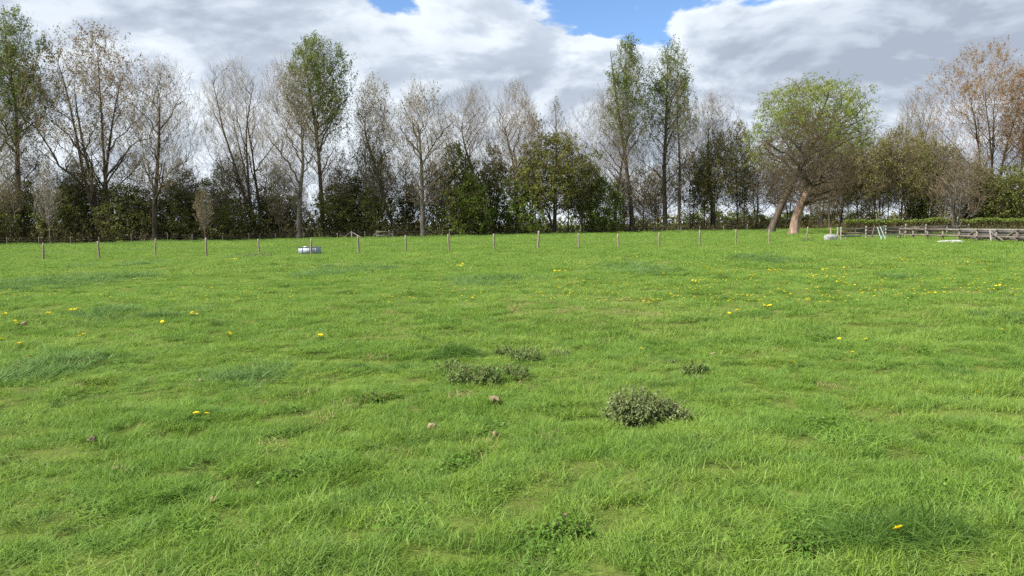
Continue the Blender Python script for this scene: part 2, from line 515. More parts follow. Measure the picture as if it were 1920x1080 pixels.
def scatter_object(name, protos, pts, idx, scl, rotz, tilt, label, catg):
    """one 'stuff' object: protos instanced on the points of a vertex cloud"""
    pc = bpy.data.collections.new(name + '_blades')
    for i, me in enumerate(protos):
        o = bpy.data.objects.new('%s_patch_%02d' % (name, i), me)
        pc.objects.link(o)
    n = len(pts)
    me = bpy.data.meshes.new(name)
    me.vertices.add(n)
    me.vertices.foreach_set('co', np.ascontiguousarray(pts, np.float32).ravel())
    a = me.attributes.new('pick', 'INT', 'POINT')
    a.data.foreach_set('value', np.ascontiguousarray(idx, np.int32))
    a = me.attributes.new('size', 'FLOAT_VECTOR', 'POINT')
    a.data.foreach_set('vector', np.ascontiguousarray(scl, np.float32).ravel())
    a = me.attributes.new('turn', 'FLOAT_VECTOR', 'POINT')
    a.data.foreach_set('vector', np.ascontiguousarray(np.stack([tilt[:, 0], tilt[:, 1], rotz], 1), np.float32).ravel())
    ob = mobj(name, me)
    ng = bpy.data.node_groups.new(name, 'GeometryNodeTree')
    ng.interface.new_socket('Geometry', in_out='INPUT', socket_type='NodeSocketGeometry')
    ng.interface.new_socket('Geometry', in_out='OUTPUT', socket_type='NodeSocketGeometry')
    N = ng.nodes
    gi, go = N.new('NodeGroupInput'), N.new('NodeGroupOutput')
    ci = N.new('GeometryNodeCollectionInfo')
    ci.inputs[0].default_value = pc
    ci.inputs[1].default_value = True
    ci.inputs[2].default_value = True
    ip = N.new('GeometryNodeInstanceOnPoints')
    ip.inputs['Pick Instance'].default_value = True

    def attr(nm, t):
        q = N.new('GeometryNodeInputNamedAttribute')
        q.data_type = t
        q.inputs[0].default_value = nm
        return q.outputs[0]
    L = ng.links
    L.new(gi.outputs[0], ip.inputs['Points'])
    L.new(ci.outputs[0], ip.inputs['Instance'])
    L.new(attr('pick', 'INT'), ip.inputs['Instance Index'])
    L.new(attr('size', 'FLOAT_VECTOR'), ip.inputs['Scale'])
    L.new(attr('turn', 'FLOAT_VECTOR'), ip.inputs['Rotation'])
    L.new(ip.outputs[0], go.inputs[0])
    md = ob.modifiers.new('blades', 'NODES')
    md.node_group = ng
    return tag(ob, label, catg, kind='stuff')


RG = np.random.default_rng(11)
PR = []          # (mesh) prototypes of the grass; index ranges below


def proto(mat, *a, **k):
    V, Q, T = blades(RG, *a, **k)
    PR.append(np_mesh('blade_patch', V, quads=Q, mat=M[mat], tint=T))
    return len(PR) - 1


G1 = [proto('grass', 175, .13, .030, .088, .0042, lean=1.0, arch=.9) for _ in range(5)]
G2 = [proto('grass', 240, .24, .035, .095, .0060, K=3, lean=.9, arch=.8) for _ in range(4)]
G3 = [proto('grass', 380, .62, .05, .115, .013, K=3) for _ in range(4)]
G4 = [proto('grass', 480, 1.35, .05, .12, .030, K=3) for _ in range(3)]
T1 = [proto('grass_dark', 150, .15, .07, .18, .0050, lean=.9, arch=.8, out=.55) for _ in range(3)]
T2 = [proto('grass', 150, .20, .09, .18, .0050, lean=.7, arch=.9, out=.35) for _ in range(3)]
B1 = [proto('grass_blue', 170, .26, .08, .18, .008, lean=.9, arch=.9, out=.2) for _ in range(3)]
W1 = [proto('straw', 120, .17, .03, .085, .0045, lean=1.0) for _ in range(3)]
C1 = []
for _ in range(3):      # clover / low broad weeds
    th = RG.random(46) * 6.28
    rr = .13 * np.sqrt(RG.random(46))
    cc = np.stack([rr * np.cos(th), rr * np.sin(th), RG.uniform(.015, .07, 46)], 1)
    V, Q, T = leaf_quads(RG, np.concatenate([cc, cc + RG.normal(0, .012, cc.shape)]), .023, .8, .75)
    PR.append(np_mesh('clover_leaves', V, quads=Q, mat=M['clover'], tint=T))
    C1.append(len(PR) - 1)

PTS, IDX, SCL = [], [], []
gh = make_noise(3, (.35, .8, 1.6))
gl = make_noise(4, (3.0, 7.0, 14.0))
gd = make_noise(8, (.5, 1.1, 2.6))
gc = make_noise(9, (.8, 2.2, 6))
gf = make_noise(13, (.22, .4, .7))


def put(x, y, idx, s, sz):
    PTS.append(np.stack([x, y, hgt(x, y)], 1))
    IDX.append(np.asarray(idx))
    SCL.append(np.stack([s, s, sz], 1))


def region(y0, y1, dens, side=4.0):
    w1 = .75 * y1 + side
    n = int((y1 - y0) * 2 * w1 * dens)
    x = RG.uniform(-w1, w1, n)
    y = RG.uniform(y0, y1, n)
    k = np.abs(x) < .75 * y + side
    return x[k], y[k]


def ell(x, y, px, py, wpx, hy0, hy1):
    """0..1 mask of a ground ellipse seen at photo pixels px +- wpx between rows hy0 and hy1"""
    cx, cy = ground(px, py)
    d1 = ground(px, hy0)[1]
    d0 = ground(px, hy1)[1]
    rx = wpx / FPX * cy
    ry = max((d1 - d0) / 2, .2)
    q = ((x - cx) / rx) ** 2 + ((y - (d0 + d1) / 2) / ry) ** 2
    return np.clip(1.25 - q, 0, 1)


def worn(x, y):
    a = ell(x, y, 1080, 582, 210, 562, 602) * .75 + ell(x, y, 1210, 569, 70, 562, 576) * 1.2 + ell(x, y, 120, 690, 70, 675, 705) * .6
    a = a + ell(x, y, 215, 890, 40, 875, 905) * .8 + ell(x, y, 1820, 550, 100, 540, 562) * .5 + ell(x, y, 800, 915, 25, 895, 935) * .5
    return np.clip(a * (.75 + .35 * gd(x, y)), 0, 1)


BLUE = [(105, 530, 135, 514, 545), (250, 496, 75, 489, 504), (480, 479, 40, 474, 485), (1190, 505, 70, 490, 522), (620, 510, 60, 502, 520),
        (240, 600, 130, 585, 612), (930, 530, 90, 520, 540), (1430, 488, 70, 483, 494), (1690, 518, 30, 514, 523), (60, 700, 60, 660, 740),
        (450, 700, 80, 680, 722), (1880, 600, 50, 590, 612), (660, 505, 90, 498, 515)]


def blue(x, y):
    a = 0
    for b in BLUE:
        a = np.maximum(a, ell(x, y, *b))
    return a


def hfac(x, y):
    return np.clip(.95 + .26 * gh(x, y) + .30 * gf(x, y) + .16 * gl(x, y), .3, 2.1) * np.clip(1.1 - y / 60, .72, 1)


for (y0, y1, dens, G, zs) in ((.8, 10.5, 74, G1, .92), (9.5, 27, 23, G2, 1.0), (26, 63, 4.2, G3, 1.0), (61, 128, .95, G4, 1.0)):
    x, y = region(y0, y1, dens)
    h = hfac(x, y)
    wv = worn(x, y)
    keep = RG.random(len(x)) > np.maximum(wv * .85, np.clip(-.05 - .40 * gf(x, y), 0, .48))
    x, y, h, wv = x[keep], y[keep], h[keep], wv[keep]
    put(x, y, RG.choice(G, len(x)), RG.uniform(.85, 1.2, len(x)), h * zs * RG.uniform(.8, 1.2, len(x)) * (1 - .5 * wv))
# longer, paler tufts and dark tussocks scattered by slow noise
for (y0, y1, dens, k) in ((.8, 13, 7, 1.0), (13, 30, 2.0, 1.3), (30, 70, .55, 1.9)):
    x, y = region(y0, y1, dens)
    v = gd(x, y)
    s_ = v > .55
    put(x[s_], y[s_], RG.choice(T2, s_.sum()), RG.uniform(.7, 1.3, s_.sum()) * k, RG.uniform(.4, .75, s_.sum()) * (.7 + .12 * v[s_]) * k ** .4)
    d_ = v < -.95
    put(x[d_], y[d_], RG.choice(T1, d_.sum()), RG.uniform(.6, 1.2, d_.sum()) * k, RG.uniform(.45, .75, d_.sum()) * k ** .4)
x, y = region(10, 75, .16)
v = gc(x, y) > .6
put(x[v], y[v], RG.choice(T1, v.sum()), RG.uniform(1.0, 2.2, v.sum()), RG.uniform(.7, 1.1, v.sum()))
# coarse blue-green patches
for (y0, y1, dens) in ((4, 12, 22), (12, 30, 11), (30, 62, 4)):
    x, y = region(y0, y1, dens)
    b = blue(x, y) * (.7 + .4 * gd(x, y))
    k = RG.random(len(x)) < b
    put(x[k], y[k], RG.choice(B1, k.sum()), RG.uniform(.8, 1.3, k.sum()) * (1 + y[k] / 60), RG.uniform(.6, 1.1, k.sum()) * (.7 + .5 * b[k]))
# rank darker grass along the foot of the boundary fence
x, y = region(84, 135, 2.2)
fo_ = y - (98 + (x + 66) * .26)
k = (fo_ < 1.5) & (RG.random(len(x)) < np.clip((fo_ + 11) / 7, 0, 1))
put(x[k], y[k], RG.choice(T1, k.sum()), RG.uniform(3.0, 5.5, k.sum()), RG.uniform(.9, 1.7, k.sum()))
# worn, strawy places and thin dry blades everywhere
x, y = region(.8, 32, 14)
k = RG.random(len(x)) < worn(x, y) * .9 + .035 + .05 * (gc(x, y) > 1.0)
put(x[k], y[k], RG.choice(W1, k.sum()), RG.uniform(.8, 1.3, k.sum()), RG.uniform(.6, 1.1, k.sum()))
# low broad-leaved weeds in the sward
x, y = region(.8, 16, 16)
cl = np.maximum.reduce([ell(x, y, 1040, 1000, 90, 960, 1050), ell(x, y, 530, 880, 70, 860, 905), ell(x, y, 1530, 1040, 70, 1010, 1075), ell(x, y, 850, 860, 60, 840, 885),
                        ell(x, y, 1560, 800, 90, 780, 830), ell(x, y, 1150, 930, 60, 915, 950), ell(x, y, 350, 1010, 60, 985, 1030)])
k = RG.random(len(x)) < np.clip(cl * 1.2 + .05 * (gc(x, y) > .4), 0, 1)
put(x[k], y[k], RG.choice(C1, k.sum()), RG.uniform(.7, 1.1, k.sum()), RG.uniform(.8, 1.4, k.sum()))
PTS, IDX, SCL = np.concatenate(PTS), np.concatenate(IDX), np.concatenate(SCL)
n = len(PTS)
scatter_object('meadow_grass', PR, PTS, IDX, SCL, RG.random(n) * 6.28, RG.normal(0, .12, (n, 2)),
               'fresh green grazed grass covering the whole meadow', 'grass')


# ------------------------------------------------------------------ trees
def poly(rg, start, dirs, L, K, up, wig):
    N = len(start)
    P = np.zeros((N, K, 3))
    P[:, 0] = start
    d = dirs.copy()
    for k in range(1, K):
        d = d + rg.normal(0, wig, (N, 3))
        d[:, 2] += up / (K - 1)
        d /= np.linalg.norm(d, axis=1, keepdims=True)
        P[:, k] = P[:, k - 1] + d * (L / (K - 1))[:, None]
    return P


def spawn(rg, P, R, n, t0, t1, a0, a1, rel, K, up, wig, rr, prof=0.6, absL=None, tip=.3, rmin=.006):
    N, KP, _ = P.shape
    idx = np.repeat(np.arange(N), n)
    q = np.tile(np.arange(n), N)
    t = t0 + (t1 - t0) * (q + rg.random(N * n)) / n
    f = t * (KP - 1)
    k = np.clip(f.astype(int), 0, KP - 2)
    fr = (f - k)[:, None]
    s = P[idx, k] * (1 - fr) + P[idx, k + 1] * fr
    T = P[idx, k + 1] - P[idx, k]
    T /= np.linalg.norm(T, axis=1, keepdims=True) + 1e-9
    r0 = R[idx, k] * (1 - fr[:, 0]) + R[idx, k + 1] * fr[:, 0]
    phi = q * 2.399 + rg.random(N)[idx] * 6.28 + rg.normal(0, .5, N * n)
    ref = np.where(np.abs(T[:, 2:3]) > .9, np.array([[1., 0, 0]]), np.array([[0, 0, 1.]]))
    U = np.cross(T, ref)
    U /= np.linalg.norm(U, axis=1, keepdims=True) + 1e-9
    W = np.cross(T, U)
    pr = np.cos(phi)[:, None] * U + np.sin(phi)[:, None] * W
    a = rg.uniform(a0, a1, N * n)[:, None]
    d = np.cos(a) * T + np.sin(a) * pr
    plen = np.linalg.norm(np.diff(P, axis=1), axis=2).sum(1)[idx]
    L = (rel * plen if absL is None else np.full(N * n, absL)) * (1 - prof * (t - t0) / max(t1 - t0, 1e-6)) * rg.uniform(.65, 1.2, N * n)
    C = poly(rg, s, d, L, K, up, wig)
    rs = np.maximum(r0 * rr * rg.uniform(.7, 1.1, N * n), rmin)
    RR = rs[:, None] * (1 - (1 - tip) * np.linspace(0, 1, K)[None])
    return C, np.maximum(RR, rmin * .7)


def trunk_line(rg, H, r, K=14, wig=.03, lean=(0, 0), base=(0, 0, -.15), tip=.12, flare=1.35):
    d = np.array([[lean[0], lean[1], 1.0]])
    d /= np.linalg.norm(d)
    P = poly(rg, np.array([base], float), d, np.array([H]), K, .25, wig)
    t = np.linspace(0, 1, K)
    R = r * ((1 - t) ** .85 * (1 - tip) + tip)
    R[0] *= flare
    return P, R[None]


# crown outlines: radius against height within the crown, height of crown base, how steeply branches climb, outward sag
FORM = {
    'aspen':   dict(prof=((0, .20), (.2, .66), (.45, .98), (.72, 1), (.9, .74), (1, .36)), zlo=.20, asc=1.05, sag=.10, n=(13, 80, 430, 1800), tw=2, twl=.075, jag=.34, th=.74, tip=.2, wig=.05, n0=.26),
    'poplar':  dict(prof=((0, .35), (.25, .75), (.55, 1), (.82, .78), (1, .25)), zlo=.16, asc=1.1, sag=.08, n=(16, 90, 440, 1800), tw=2, twl=.055, jag=.30),
    'roundpop': dict(prof=((0, .25), (.3, .50), (.62, 1), (.85, .88), (1, .45)), zlo=.18, asc=1.2, sag=.08, n=(16, 90, 460, 2200), tw=2, twl=.055, jag=.30),
    'stems':   dict(prof=((0, .22), (.25, .70), (.5, 1), (.75, .92), (.9, .66), (1, .30)), zlo=.20, asc=1.15, sag=.08, n=(16, 80, 440, 1900), tw=2, twl=.072, jag=.34, stems=4, spread=.55),
    'oak':     dict(prof=((0, .55), (.12, .90), (.38, 1), (.65, .86), (.85, .60), (1, .22)), zlo=.25, asc=.28, sag=.03, n=(8, 60, 460, 3000), tw=2, twl=.055, jag=.12, th=.42, tip=.5, wig=.05),
    'willow':  dict(prof=((0, .45), (.3, .88), (.6, 1), (.82, .90), (1, .55)), zlo=.36, asc=.5, sag=.05, n=(9, 60, 420, 1900), tw=2, twl=.08, jag=.22, th=.55, tip=.4, wig=.05, droop=1.2),
    'scrub':   dict(prof=((0, .45), (.3, .90), (.6, 1), (.85, .75), (1, .35)), zlo=.19, asc=.35, sag=.05, n=(14, 80, 400, 1500), tw=2, twl=.06, jag=.25, stems=4, spread=.4),
    'shrub':   dict(prof=((0, .75), (.25, 1), (.6, .92), (.85, .65), (1, .30)), zlo=.02, asc=.1, sag=.02, n=(16, 90, 420, 1200), tw=1, twl=.07, jag=.28, stems=6, spread=.5),
    'thinbush': dict(prof=((0, .30), (.3, .80), (.6, 1), (.85, .75), (1, .35)), zlo=.18, asc=.8, sag=.05, n=(12, 50, 200, 520), tw=2, twl=.09, jag=.35, stems=5, spread=.5),
    'sapling': dict(prof=((0, .25), (.3, .85), (.6, 1), (.85, .60), (1, .15)), zlo=.22, asc=.7, sag=.06, n=(10, 60, 260, 700), tw=2, twl=.06, jag=.3),
}


def skeleton(kind, rg, H, r, half):
    """grow trunk(s), then branches towards points filling the crown outline; list of ((P,R), sides), plus leaf weights"""
    F = FORM[kind]
    ns = F.get('stems', 1)
    Ps, Rs = [], []
    for i in range(ns):
        sp = F.get('spread', 0) * half / H
        ln = (rg.uniform(-1, 1) * sp * 1.6, rg.uniform(-1, 1) * sp) if ns > 1 else (0, 0)
        P, R = trunk_line(rg, H * F.get('th', .95) * (rg.uniform(.72, .97) if ns > 1 else 1), r * (rg.uniform(.6, 1) if ns > 1 else 1), 14, F.get('wig', .028), ln,
                          (rg.normal(0, r * .8), rg.normal(0, r * .8), -.15) if ns > 1 else (0, 0, -.15), F.get('tip', .10))
        Ps.append(P[0])
        Rs.append(R[0])
    tr = (np.array(Ps), np.array(Rs))
    zl = F['zlo'] * H
    pz, pr = np.array(F['prof']).T
    ph = rg.random(4) * 6.28

    def targets(n, shell):
        m = n * 4
        zf = rg.random(m)
        rad = np.interp(zf, pz, pr)
        k = rg.random(m) < rad ** 1.6
        zf, rad = zf[k][:n], rad[k][:n]
        th = rg.random(len(zf)) * 6.283
        j = 1 + F['jag'] * (.6 * np.sin(2 * th + ph[0] + 5 * zf) + .6 * np.sin(5 * th + ph[1] + 9 * zf) + .5 * rg.normal(0, .5, len(zf)))
        q = rad * half * j * rg.random(len(zf)) ** shell
        zt = H * (1 - .5 * F['jag'] * (.5 + .5 * np.sin(3 * th + ph[2])) * np.minimum(q / half, 1))
        z = zl + (zt - zl) * zf
        return np.stack([q * np.cos(th), q * np.sin(th), z], 1)

    def nodes_of(P, R, t0, m):
        N, K, _ = P.shape
        f = np.tile(np.linspace(t0, .97, m), N) * (K - 1)
        i = np.repeat(np.arange(N), m)
        k = np.minimum(f.astype(int), K - 2)
        fr = (f - k)[:, None]
        t = P[i, k + 1] - P[i, k]
        return P[i, k] * (1 - fr) + P[i, k + 1] * fr, t / (np.linalg.norm(t, axis=1, keepdims=True) + 1e-9), R[i, k] * (1 - fr[:, 0]) + R[i, k + 1] * fr[:, 0]
    nd = nodes_of(*tr, F.get('n0', max(F['zlo'] * .75, .06) if F.get('th', .95) > .9 else .55), 30)
    lv = [(tr, 12 if kind == 'oak' else 8)]
    wt = None
    for li, n in enumerate(F['n']):
        T = targets(n, (.45, .5, .55, .58)[li])
        n = len(T)
        best = np.zeros(n, int)
        for c0 in range(0, n, 800):
            t = T[c0:c0 + 800]
            dv = t[:, None, :] - nd[0][None]
            hd = np.hypot(dv[..., 0], dv[..., 1])
            D = np.sqrt(hd ** 2 + dv[..., 2] ** 2)
            pen = np.maximum(0, F['asc'] * hd - dv[..., 2])
            best[c0:c0 + 800] = np.argmin((D + 1.3 * pen) * (1 + .25 * rg.random(D.shape)), 1)
        s0, tg, rn = nd[0][best], nd[1][best], nd[2][best]
        L = np.linalg.norm(T - s0, axis=1)
        K = (9, 6, 4, 3)[li]
        u = np.linspace(0, 1, K)[None, :, None]
        mid = (s0 + T) / 2 + tg * (L * .16)[:, None] - np.array([[0, 0, 1.]]) * (L * F['sag'])[:, None] + rg.normal(0, .05, (n, 3)) * L[:, None]
        P = (1 - u) ** 2 * s0[:, None] + 2 * u * (1 - u) * mid[:, None] + u ** 2 * T[:, None]
        P[:, 1:-1] += rg.normal(0, .022, (n, K - 2, 3)) * L[:, None, None]
        rs = np.clip(np.minimum(rn * (.62, .6, .6, .65)[li], L * (.021 if kind != 'oak' else .030)), (.045, .024, .013, .0095)[li], None)
        R = rs[:, None] * np.linspace(1, .35, K)[None]
        R = np.maximum(R, .008)
        lv.append(((P, R), (6, 5, 3, 3)[li]))
        nn = nodes_of(P, R, .3, (7, 5, 4, 1)[li])
        nd = tuple(np.concatenate([a_, b_]) for a_, b_ in zip(nd, nn))
        if li == 2:
            lw = rg.random(n)
            node_w = np.concatenate([rg.random(len(nd[0]) - len(nn[0])), np.repeat(lw, 4)])
        if li == 3:
            wt = node_w[best]
    # finest twigs
    (P, R), _ = lv[-1]
    C = spawn(rg, P, R, F['tw'], .15, 1, .2, .6, 0, 4 if F.get('droop') else 2, -F.get('droop', -.5), .08, .8, .3, H * F['twl'], .6, .0085)
    lv.append((C, 3))
    return lv, np.repeat(wt, F['tw'])


def tree_meshes(kind, seed, H, r, x0, x1, mats, leaves=(), lean=0.0):
    """x0,x1: crown extent relative to the foot (m); leaves: (material, count, size, z_low, z_full)"""
    rg = np.random.default_rng(seed)
    lv, wt = skeleton(kind, rg, H, r, (x1 - x0) / 2 * (1.12 if kind in ('aspen', 'stems', 'poplar') else 1.05))
    cx = (x0 + x1) / 2
    out = []
    for (P, R), S in lv:
        P = P.copy()
        f = np.clip(P[..., 2] / (H * .55), 0, 1.15)
        P[..., 0] += cx * f
        out.append((P, R, S))
    res = {}

    def join(ls):
        vs, qs, o = [], [], 0
        for l in ls:
            v, q = tubes(*l)
            vs.append(v)
            qs.append(q + o)
            o += len(v)
        return np.concatenate(vs), np.concatenate(qs)
    V, Q = join(out[:1])
    res['trunk'] = np_mesh('trunk', V, quads=Q, mat=M[mats[0]], smooth=True)
    V, Q = join(out[1:3])
    res['limbs'] = np_mesh('limbs', V, quads=Q, mat=M['bark_dark' if kind == 'oak' else mats[0]], smooth=True)
    V, Q = join(out[3:])
    res['crown'] = np_mesh('crown', V, quads=Q, mat=M[mats[1]])
    P = out[-1][0]
    for i, (mt, cnt, size, zl, zf) in enumerate(leaves):
        K = P.shape[1]
        m_ = int(cnt * 4)
        b = rg.integers(0, len(P), m_)
        t = rg.random(m_) * (K - 1)
        k = np.minimum(t.astype(int), K - 2)
        fr = (t - k)[:, None]
        c = P[b, k] * (1 - fr) + P[b, k + 1] * fr
        pk = np.clip((c[:, 2] / H - zl) / (zf - zl), 0, 1)
        keep = rg.random(m_) < pk * (.10 + 1.1 * wt[b] ** 2)
        c = c[keep][:cnt]
        c = c + rg.normal(0, size * .6, c.shape)
        V, Q, T = leaf_quads(rg, c, size, .6)
        res['foliage' + ('' if i == 0 else str(i))] = np_mesh('foliage', V, quads=Q, mat=M[mt], tint=T)
    return res


def put_tree(name, meshes, loc, label, catg='tree', group=None, scale=None, rz=0.0):
    o = empty(name, loc, rz)
    if scale:
        o.scale = scale
    for k, me in meshes.items():
        p = mobj({'trunk': 'trunk', 'limbs': 'limbs', 'crown': 'crown'}.get(k, 'foliage'), me, o)
        if k in ('crown', 'foliage') or k.startswith('foliage') or (k == 'limbs' and scale):
            p['kind'] = 'stuff'
    return tag(o, label, catg, group)


def fline(x):
    """forward distance of the far boundary fence at x"""
    return 98 + (x + 66) * .26


def at_line(px, off):
    """point on column px, off metres behind the boundary fence"""
    v = ray(px, yh(px))
    # solve y = fline(x)+off with x = y*v.x/v.y
    s = v.x / v.y
    y = (98 + 66 * .26 + off) / (1 - .26 * s)
    return s * y, y


def tree(name, kind, seed, px, off, top, left, right, r, mats, leaves, label, d=None, group=None):
    if d is None:
        x, y = at_line(px, off)
    else:
        x, y = col(px, d)[0], d
    H = col((left + right) / 2, y, top)[1]
    x0 = col(left, y, (top + yh(px)) / 2)[0] - x
    x1 = col(right, y, (top + yh(px)) / 2)[0] - x
    ms = tree_meshes(kind, seed, H, r, x0, x1, mats, leaves)
    return put_tree(name, ms, (x, y, float(hgt(x, y))), label, 'tree', group)


GT = ('bark_grey', 'twig_grey')
DT = ('bark_dark', 'twig_grey')
BT = ('bark_dark', 'twig_brown')
PT = ('bark_pale', 'twig_pale')
# name, kind, seed, foot px, metres behind fence, top px, crown left, crown right, trunk radius, mats, leaves, label
TREES = [
    ('poplar_tree', 'poplar', 1, 33, 6, 12, -25, 88, .42, DT, [('leaf_green', 15000, .24, .35, .8), ('leaf_pale', 3000, .24, .1, .4)], 'tall poplar with fresh green top at the left edge of the photo'),
    ('poplar_tree', 'aspen', 2, -10, 9, 70, -70, 60, .40, DT, [('leaf_green', 2500, .28, .5, .9)], 'half bare poplar cut by the left edge of the photo'),
    ('poplar_tree', 'stems', 3, 196, 5, 52, 88, 282, .38, DT, [('leaf_bronze', 12000, .20, .3, .8), ('leaf_pale', 3500, .22, .1, .4)], 'broad bronze-tipped poplar with several stems between two tall poplars at left'),
    ('poplar_tree', 'aspen', 4, 288, 1.5, 108, 238, 366, .42, DT, [('leaf_pale', 1500, .2, .3, .7)], 'bare spreading poplar with thick dark trunk right of the bronze poplar'),
    ('poplar_tree', 'stems', 5, 486, 6, 110, 376, 512, .36, DT, [('leaf_pale', 1800, .15, .25, .8)], 'bare poplar whose stems lean left, between two saplings'),
    ('poplar_tree', 'aspen', 6, 560, 1.5, 108, 492, 592, .40, GT, [('leaf_pale', 1800, .15, .25, .8)], 'bare grey poplar with stout pale trunk behind the water trough'),
    ('poplar_tree', 'roundpop', 7, 606, 7, 68, 534, 664, .40, DT, [('leaf_green', 17000, .24, .45, .78), ('leaf_pale', 2500, .2, .2, .5)], 'poplar with dense green rounded top standing above the water trough'),
    ('poplar_tree', 'aspen', 8, 745, 4, 142, 665, 748, .32, DT, [('leaf_pale', 3500, .22, .2, .6)], 'slender poplar leaning left beside the wooden stile'),
    ('poplar_tree', 'aspen', 9, 793, 1.5, 150, 732, 852, .42, GT, [('leaf_pale', 2500, .22, .1, .6)], 'straight grey poplar with greenish twigs right of the stile'),
    ('poplar_tree', 'aspen', 10, 912, 6, 160, 842, 936, .36, DT, [('leaf_pale', 1800, .15, .25, .8)], 'bare poplar rising out of the dark green shrub'),
    ('poplar_tree', 'aspen', 11, 970, 3, 152, 924, 1016, .40, GT, [('leaf_pale', 1800, .15, .25, .8)], 'bare poplar with stout trunk left of the olive willow shrub'),
    ('poplar_tree', 'sapling', 12, 1038, 2, 176, 1014, 1070, .22, ('bark_grey', 'twig_grey'), [('leaf_bramble', 900, .24, .75, .9)], 'slim pale-trunked poplar rising through the olive willow shrub'),
    ('poplar_tree', 'aspen', 13, 1152, 5, 160, 1084, 1196, .30, DT, [('leaf_pale', 1800, .15, .25, .8)], 'bare fan-shaped poplar just left of the two tall green poplars'),
    ('poplar_tree', 'poplar', 14, 1185, 3, 68, 1140, 1216, .42, DT, [('leaf_green', 13000, .23, .40, .8), ('leaf_pale', 2000, .2, .2, .5)], 'left one of the two tall narrow green poplars'),
    ('poplar_tree', 'poplar', 15, 1247, 4, 70, 1208, 1302, .42, DT, [('leaf_green', 13000, .23, .40, .8), ('leaf_pale', 2000, .2, .2, .5)], 'right one of the two tall narrow green poplars'),
    ('poplar_tree', 'sapling', 16, 1273, 2, 150, 1240, 1312, .30, DT, [('leaf_pale', 1500, .2, .4, .8)], 'slender bare tree just right of the two tall green poplars'),
    ('poplar_tree', 'aspen', 17, 1335, 8, 170, 1285, 1378, .34, DT, [('leaf_olive', 1500, .2, .1, .5)], 'bare poplar between the tall green poplars and the willow'),
    ('poplar_tree', 'stems', 19, 1700, 16, 170, 1672, 1752, .30, DT, [('leaf_pale', 1800, .15, .25, .8)], 'bare grey tree left of the orange-leaved poplar'),
    ('poplar_tree', 'stems', 20, 1862, 14, 80, 1742, 1938, .36, DT, [('leaf_orange', 18000, .23, .3, .75)], 'large orange-bronze poplar with several stems near the right edge'),
    ('poplar_tree', 'poplar', 21, 1905, 10, 125, 1872, 1965, .34, DT, [('leaf_orange', 14000, .23, .35, .6)], 'orange-leaved poplar cut by the right edge of the photo'),
]
for i, tr in enumerate(TREES):
    tree(*tr)

# the two big trees standing in the field
tree('oak_tree', 'oak', 33, 1487, 0, 200, 1408, 1602, .60, ('bark_oak', 'twig_oak'), [('oak_bud', 6000, .10, -.5, .2)],
     'rounded bare oak with thick reddish flaking trunk standing in the field', d=83)
tree('willow_tree', 'willow', 41, 1444, 0, 142, 1398, 1626, .55, ('bark_dark', 'twig_brown'), [('leaf_willow', 32000, .19, .35, .65)],
     'yellow-green willow rising behind the oak', d=97)
tree('hawthorn_tree', 'thinbush', 52, 1794, 0, 292, 1738, 1852, .13, ('bark_grey', 'twig_brown'), [('leaf_pale', 500, .1, .3, .8)],
     'small bare many-stemmed tree in front of the trimmed hedge', d=66)

# bushy trees and shrubs in the thicket: four meshes of each kind shared by the copies
SHRUB = {}


def shrub_kind(key, kind, seeds, H, W, mats, leaves):
    SHRUB[key] = [(tree_meshes(kind, s_, H, .09, -W / 2, W / 2, mats, leaves), H, W) for s_ in seeds]


shrub_kind('dark', 'shrub', (61, 62), 8.0, 7.0, BT, [('leaf_dark', 7500, .26, -.3, .1)])
shrub_kind('bright', 'shrub', (64, 65), 8.0, 7.0, BT, [('leaf_bright', 7000, .26, -.2, .15)])
shrub_kind('olive', 'scrub', (66, 67), 11.0, 8.0, BT, [('leaf_olive', 6500, .20, .1, .45)])
shrub_kind('yellow', 'scrub', (81, 82), 11.0, 8.0, BT, [('leaf_yellow', 12000, .20, .0, .3)])
shrub_kind('brown', 'scrub', (69, 70), 11.0, 8.0, BT, [('leaf_bramble', 3000, .18, .1, .4)])
shrub_kind('sapling', 'sapling', (71, 72), 9.0, 3.6, ('bark_grey', 'twig_grey'), [('leaf_pale', 700, .2, .3, .7)])
shrub_kind('pale', 'sapling', (74, 75), 9.0, 3.6, PT, [])
_cnt = {}


def shrub(key, px, off, top, wpx, label, group=None, d=None, name=None):
    i = _cnt.get(key, 0)
    _cnt[key] = i + 1
    ms, H, W = SHRUB[key][i % len(SHRUB[key])]
    if d is None:
        x, y = at_line(px, off)
    else:
        x, y = col(px, d)[0], d
    h = col(px, y, top)[1]
    wd = wpx / FPX * y
    sx_ = wd / W * 1.0
    nm = name or {'dark': 'leafy_shrub', 'bright': 'leafy_shrub', 'olive': 'scrub_tree', 'yellow': 'scrub_tree', 'brown': 'scrub_tree', 'sapling': 'sapling', 'pale': 'sapling'}[key]
    return put_tree(nm, ms, (x, y, float(hgt(x, y))), label, 'shrub' if 'shrub' in nm else 'tree', group, (sx_, sx_, h / H), (i * 2.4) % 6.28)


SHORT = [(33, 'tall green poplar at the left edge'), (196, 'broad bronze poplar'), (288, 'dark-trunked bare poplar'), (486, 'left-leaning bare poplar'), (560, 'stout grey poplar behind the trough'),
         (606, 'round green poplar'), (745, 'slender poplar by the stile'), (793, 'straight grey poplar'), (912, 'bare poplar in the dark shrub'), (970, 'stout bare poplar at centre'), (1038, 'wide olive willow shrub'),
         (1152, 'bare fan-shaped poplar'), (1185, 'left tall green poplar'), (1247, 'right tall green poplar'), (1335, 'bare poplar left of the willow'), (1442, 'leaning willow trunk'), (1487, 'oak trunk'),
         (1700, 'bare grey tree'), (1794, 'small tree before the hedge'), (1862, 'large orange poplar')]


